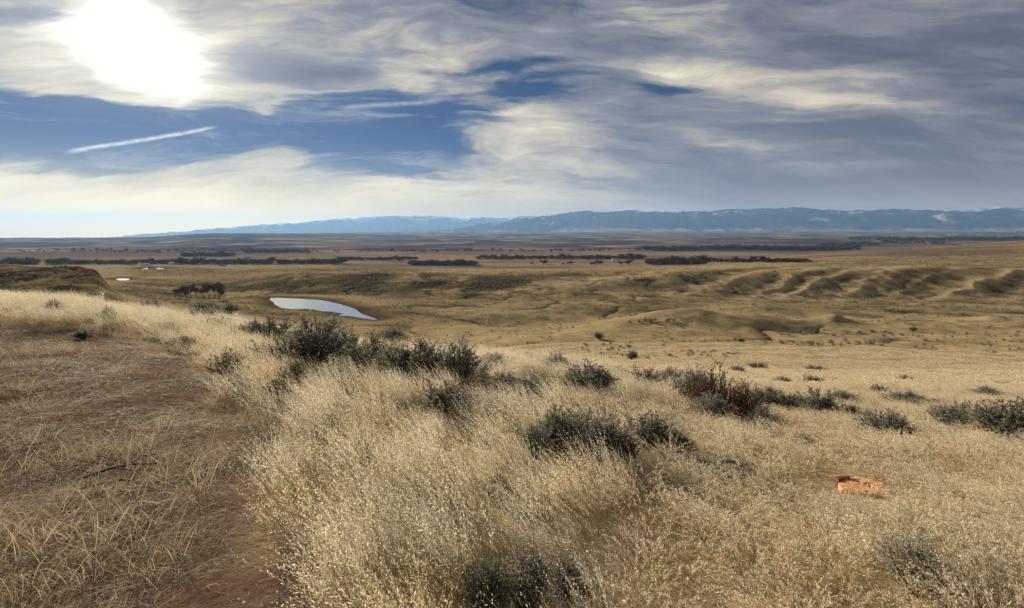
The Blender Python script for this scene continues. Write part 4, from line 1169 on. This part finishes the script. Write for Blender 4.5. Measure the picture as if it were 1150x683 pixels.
BELTS = [((-6, 42), 297.5, 20, 10, "dark bare cottonwood in the belt at the far left edge of the river flats", "far left tree belt"),
         ((52, 160), 297.3, 26, 8, "bare cottonwood in the thin belt between the far left trees and the white roofed house", "left tree belt"),
         ((165, 385), 296.8, 52, 9, "bare cottonwood in the long dark belt behind the pond and round the farmhouses", "long tree belt behind the pond"),
         ((204, 262), 288.5, 15, 7, "bare tree in the small wood above the farmhouses, left of two", "left small wood above the farms"),
         ((275, 346), 284.5, 16, 7, "bare tree in the small wood above the farmhouses, right of two", "right small wood above the farms"),
         ((385, 470), 292.5, 20, 6, "bare tree in the low belt right of the pond, on the river flats", "low tree belt right of the pond"),
         ((462, 535), 298.5, 26, 9, "bare cottonwood in the thick dark stand on the river flats left of centre", "thick tree stand left of centre"),
         ((535, 722), 291.5, 40, 7, "bare cottonwood in the long straight belt on the river flats at the centre", "long tree belt at the centre"),
         ((585, 722), 297.5, 13, 7, "lone rounded bare tree in the tan field in front of the long central belt", "lone trees in the tan field"),
         ((727, 792), 297.5, 24, 11, "tall grey bare cottonwood in the stand on the field right of centre", "tall tree stand right of centre"),
         ((795, 912), 295.0, 30, 7, "low grey bare tree in the strip right of the tall cottonwood stand", "low tree strip right of the tall stand")]
bulk_p, bulk_s = [], []
for (u0, u1), v, n, hp, lab, grp in BELTS:
    for i in range(n):
        u = u0 + (u1 - u0) * (i + rng.rand()) / n
        if n == 13 and i % 3 == 0: u = u0 + (u1 - u0) * (i + 2.4) / n
        x, y, z = spot(u, v + rng.uniform(-1.0, 0.4), 700)
        o = link(bpy.data.objects.new("bare_tree", FAR_T[rng.randint(4)])); o.rotation_euler = (0, 0, rng.uniform(0, 6.28))
        hh = hp * rng.choice([0.4, 0.5, 0.65, 0.9]) * rng.uniform(0.8, 1.25) * y / F_PX
        o.location = (x, y, z); o.scale = (hh * 1.4, hh * 1.4, hh)
        tag(o, lab, "tree", grp)
        if n != 13:
            for _ in range(6):
                uu = u + rng.normal(0, 6); x2, y2, z2 = spot(uu, v - rng.uniform(0.2, 1.8), 700)
                if u0 < uu < u1: bulk_p.append((x2, y2, z2)); bulk_s.append(hp * rng.uniform(0.25, 0.6) * y2 / F_PX)
for (u0, u1), (v0, v1), n, hp in [((720, 965), (279.5, 281.5), 260, 5), ((955, 1150), (268.5, 270.5), 200, 3.5), ((920, 985), (275, 277), 40, 3.5), ((400, 720), (281, 283), 90, 2.6), ((20, 380), (281, 284), 110, 2.6),
                                  ((990, 1060), (272, 274), 40, 3)]:
    for i in range(n):
        u = rng.uniform(u0, u1)
        x2, y2, z2 = spot(u, rng.uniform(v0, v1) + 0.6 * math.sin(u / 23.0), 2300 if u0 > 700 else 900)
        bulk_p.append((x2, y2, z2)); bulk_s.append(hp * rng.uniform(0.6, 1.2) * y2 / F_PX)
bs = np.array(bulk_s)
scatter("riverside_woods", [m.copy() for m in FAR_T], M_TWIG, np.array(bulk_p), np.stack([0 * bs, 0 * bs, rng.uniform(0, 6.28, len(bs))], 1), np.stack([bs * 1.5, bs * 1.5, bs], 1))

# ------------------------------------------------------------------ farmhouses
def flat_mat(name, col, rough=0.7, var=0.25, scale=2.0):
    m, T, B, O = mat(name)
    tcn = T.node('ShaderNodeTexCoord')
    n = T.noise(tcn.outputs['Object'], scale, 5, 0.6)
    T.put(B.inputs['Base Color'], T.mix(T.step(n, 0.3, 0.7), tuple(c * (1 - var) for c in col), tuple(min(1, c * (1 + var * 0.5)) for c in col)))
    B.inputs['Roughness'].default_value = rough
    return m
M_WALL = [flat_mat("white_siding", (0.62, 0.60, 0.56)), flat_mat("tan_siding", (0.42, 0.33, 0.24)), flat_mat("grey_boards", (0.30, 0.29, 0.28))]
M_ROOF = [flat_mat("pale_metal_roof", (0.75, 0.76, 0.78), 0.4, 0.1), flat_mat("grey_shingles", (0.22, 0.22, 0.23), 0.8), flat_mat("blue_grey_roof", (0.35, 0.42, 0.5), 0.5)]
M_DOOR = flat_mat("brown_door", (0.12, 0.07, 0.04)); M_GLASS = flat_mat("window_glass", (0.04, 0.05, 0.06), 0.1)
def bm_obj(name, bm, m, parent=None):
    bmesh.ops.recalc_face_normals(bm, faces=bm.faces)
    me = bpy.data.meshes.new(name); bm.to_mesh(me); bm.free(); me.materials.append(m)
    return link(bpy.data.objects.new(name, me), parent)
def box(bm, x0, x1, y0, y1, z0, z1):
    vs = [bm.verts.new(p) for p in ((x0, y0, z0), (x1, y0, z0), (x1, y1, z0), (x0, y1, z0), (x0, y0, z1), (x1, y0, z1), (x1, y1, z1), (x0, y1, z1))]
    for f in ((0, 3, 2, 1), (4, 5, 6, 7), (0, 1, 5, 4), (1, 2, 6, 5), (2, 3, 7, 6), (3, 0, 4, 7)): bm.faces.new([vs[i] for i in f])
def house(u, v, L, D, h, rise, yaw, wall, roof, label, cat="house", name="farmhouse"):
    x, y, z = spot(u, v, 700)
    y -= 30; x = (u - CX) / F_PX * y; z = float(hgt(x, y))
    t = link(bpy.data.objects.new(name, None)); t.location = (x, y, z); t.rotation_euler = (0, 0, R(yaw)); tag(t, label, cat)
    bm = bmesh.new()
    pf = [(-D / 2, -1.5), (D / 2, -1.5), (D / 2, h), (0, h + rise), (-D / 2, h)]
    a = [bm.verts.new((-L / 2, q, w)) for q, w in pf]; b = [bm.verts.new((L / 2, q, w)) for q, w in pf]
    bm.faces.new(a); bm.faces.new(b[::-1])
    for i in range(5): bm.faces.new((a[i], a[(i + 1) % 5], b[(i + 1) % 5], b[i]))
    bm_obj("wall", bm, wall, t)
    bm = bmesh.new()
    e = 0.5; th = 0.25; k = rise / (D / 2)
    for sgn in (-1, 1):
        p = [(sgn * (D / 2 + e), h - e * k + 0.05), (0, h + rise + 0.05), (0, h + rise + th), (sgn * (D / 2 + e), h - e * k + th)]
        a = [bm.verts.new((-L / 2 - e, q, w)) for q, w in p]; b = [bm.verts.new((L / 2 + e, q, w)) for q, w in p]
        bm.faces.new(a); bm.faces.new(b[::-1])
        for i in range(4): bm.faces.new((a[i], a[(i + 1) % 4], b[(i + 1) % 4], b[i]))
    ro = bm_obj("roof", bm, roof, t)
    bm = bmesh.new(); box(bm, L * 0.2, L * 0.2 + 0.8, 0.4, 1.2, h + rise * 0.4, h + rise + 1.0); bm_obj("chimney", bm, M_WALL[2], ro)
    bm = bmesh.new(); box(bm, -0.6, 0.6, -D / 2 - 0.06, -D / 2 + 0.02, 0.1, 2.2); bm_obj("door", bm, M_DOOR, t)
    for wx in (-L * 0.3, L * 0.3):
        bm = bmesh.new(); box(bm, wx - 0.9, wx + 0.9, -D / 2 - 0.05, -D / 2 + 0.02, 1.0, 2.2); bm_obj("window", bm, M_GLASS, t)
house(163, 298.2, 20, 12, 4.0, 3.0, 12, M_WALL[0], M_ROOF[0], "white house with pale roof in front of the left end of the long tree belt")
house(193, 296.8, 16, 11, 4.5, 3.0, -8, M_WALL[0], M_ROOF[0], "small white roofed house among the trees, second from the left")
house(250, 298.6, 18, 11, 4.0, 2.6, 6, M_WALL[1], M_ROOF[1], "tan farmhouse on open ground in front of the long tree belt")
house(278, 290.5, 20, 14, 5.0, 3.5, 20, M_WALL[2], M_ROOF[2], "blue grey roofed barn behind the long tree belt", "barn", "barn")
house(171, 300.0, 12, 8, 3.2, 2.0, -20, M_WALL[0], M_ROOF[1], "low white shed right beside the white house at the left", "shed", "shed")
house(690, 292.2, 18, 10, 4.0, 2.5, 5, M_WALL[0], M_ROOF[0], "tiny white building at the right end of the long central tree belt", "shed", "shed")

# ------------------------------------------------------------------ the orange stone and the dead branch
sm_, T, B, O = mat("orange_sandstone")
tcn = T.node('ShaderNodeTexCoord'); n = T.noise(tcn.outputs['Object'], 9.0, 6, 0.65); n_b = T.noise(tcn.outputs['Object'], 28.0, 5, 0.7)
c = T.ramp(n, [(0.25, (0.36, 0.13, 0.06)), (0.40, (0.62, 0.26, 0.10)), (0.52, (0.76, 0.40, 0.19)), (0.72, (0.84, 0.56, 0.34))])
c = T.mix(T.math('MULTIPLY', T.step(n_b, 0.55, 0.7), 0.6), c, (0.78, 0.62, 0.50))
T.put(B.inputs['Base Color'], c)
bu = T.node('ShaderNodeBump'); bu.inputs['Strength'].default_value = 0.6; bu.inputs['Distance'].default_value = 0.02; T.put(bu.inputs['Height'], n_b); T.put(B.inputs['Normal'], bu.outputs[0])
STX, STY, STZ = STONE_AT
stone = link(bpy.data.objects.new("flat_stone", None)); stone.location = (STX, STY, STZ + 0.02); stone.scale = (1, 1, 1)
sc_w = 58 * STY / F_PX
tag(stone, "flat orange sandstone slab cracked in two, lying in the curly grass at the right", "stone")
def slab(outline, thick, tilt, seed):
    rs = np.random.RandomState(seed)
    bm = bmesh.new()
    fine = []
    for i in range(len(outline)):
        p, q = np.array(outline[i]), np.array(outline[(i + 1) % len(outline)])
        for k in range(4): fine.append(p + (q - p) * k / 4 + rs.normal(0, 0.012, 2))
    lay = []
    for (sc2, zz) in ((0.97, -0.05), (1.0, thick * 0.55), (0.93, thick * 0.95), (0.6, thick * 1.05)):
        ctr = np.mean(fine, 0)
        lay.append([bm.verts.new((*((ctr + (p - ctr) * sc2) * sc_w), zz + (tilt * (p[0] - ctr[0]) + rs.normal(0, 0.006)) * sc_w)) for p in fine])
    m = len(fine)
    for a, b in zip(lay, lay[1:]):
        for i in range(m): bm.faces.new((a[i], a[(i + 1) % m], b[(i + 1) % m], b[i]))
    bm.faces.new(lay[-1]); bm.faces.new(lay[0][::-1])
    return bm
bm_obj("slab_piece", slab([(-0.5, -0.05), (-0.42, -0.22), (-0.15, -0.34), (0.22, -0.33), (0.10, -0.08), (0.02, 0.12), (-0.12, 0.36), (-0.36, 0.24)], 0.035, 0.03, 1), sm_, stone)
bm_obj("slab_piece", slab([(0.25, -0.32), (0.44, -0.18), (0.52, 0.05), (0.36, 0.30), (0.10, 0.40), (-0.08, 0.36), (0.06, 0.13), (0.14, -0.07)], 0.045, -0.04, 2), sm_, stone)
rb = slab([(-0.40, 0.20), (-0.10, 0.32), (0.12, 0.40), (-0.05, 0.48), (-0.32, 0.40)], 0.045, 0.0, 3)
dm_ = flat_mat("dark_red_stone", (0.20, 0.07, 0.04), 0.9)
bm_obj("slab_edge", rb, dm_, stone)

BX, BY, BZ = spot(135, 533)
br = link(bpy.data.objects.new("dead_branch", None)); br.location = (BX, BY, BZ + 0.02); br.scale = (0.7, 0.7, 0.6); br.rotation_euler = (0, 0, 0.7)
tag(br, "dark dead branch with forked sticks lying on the trodden patch", "branch")
M_DEAD = flat_mat("dead_wood", (0.055, 0.045, 0.042), 0.9, 0.4, 12)
def stick(pts, r0, r1, name):
    bm = bmesh.new(); rows = []
    for i, p in enumerate(pts):
        r = r0 + (r1 - r0) * i / (len(pts) - 1)
        rows.append([bm.verts.new((p[0], p[1] + math.cos(k * 1.0472) * r, p[2] + math.sin(k * 1.0472) * r)) for k in range(6)])
    for a, b in zip(rows, rows[1:]):
        for k in range(6): bm.faces.new((a[k], a[(k + 1) % 6], b[(k + 1) % 6], b[k]))
    bm.faces.new(rows[0]); bm.faces.new(rows[-1][::-1])
    bm_obj(name, bm, M_DEAD, br)
stick([(-0.30, -0.02, 0.03), (-0.1, 0.02, 0.05), (0.08, 0.0, 0.06), (0.30, -0.07, 0.03)], 0.018, 0.009, "stem")
stick([(-0.1, 0.02, 0.05), (-0.02, 0.16, 0.09), (0.06, 0.28, 0.12)], 0.011, 0.004, "twig")
stick([(0.08, 0.0, 0.06), (0.2, 0.10, 0.09), (0.33, 0.13, 0.06)], 0.010, 0.004, "twig")
stick([(-0.05, 0.02, 0.05), (0.02, -0.12, 0.06), (0.13, -0.24, 0.04)], 0.011, 0.004, "twig")
stick([(-0.22, 0.0, 0.04), (-0.30, 0.12, 0.06), (-0.33, 0.22, 0.03)], 0.009, 0.003, "twig")
stick([(0.15, -0.03, 0.05), (0.24, -0.16, 0.06), (0.36, -0.2, 0.03)], 0.008, 0.003, "twig")
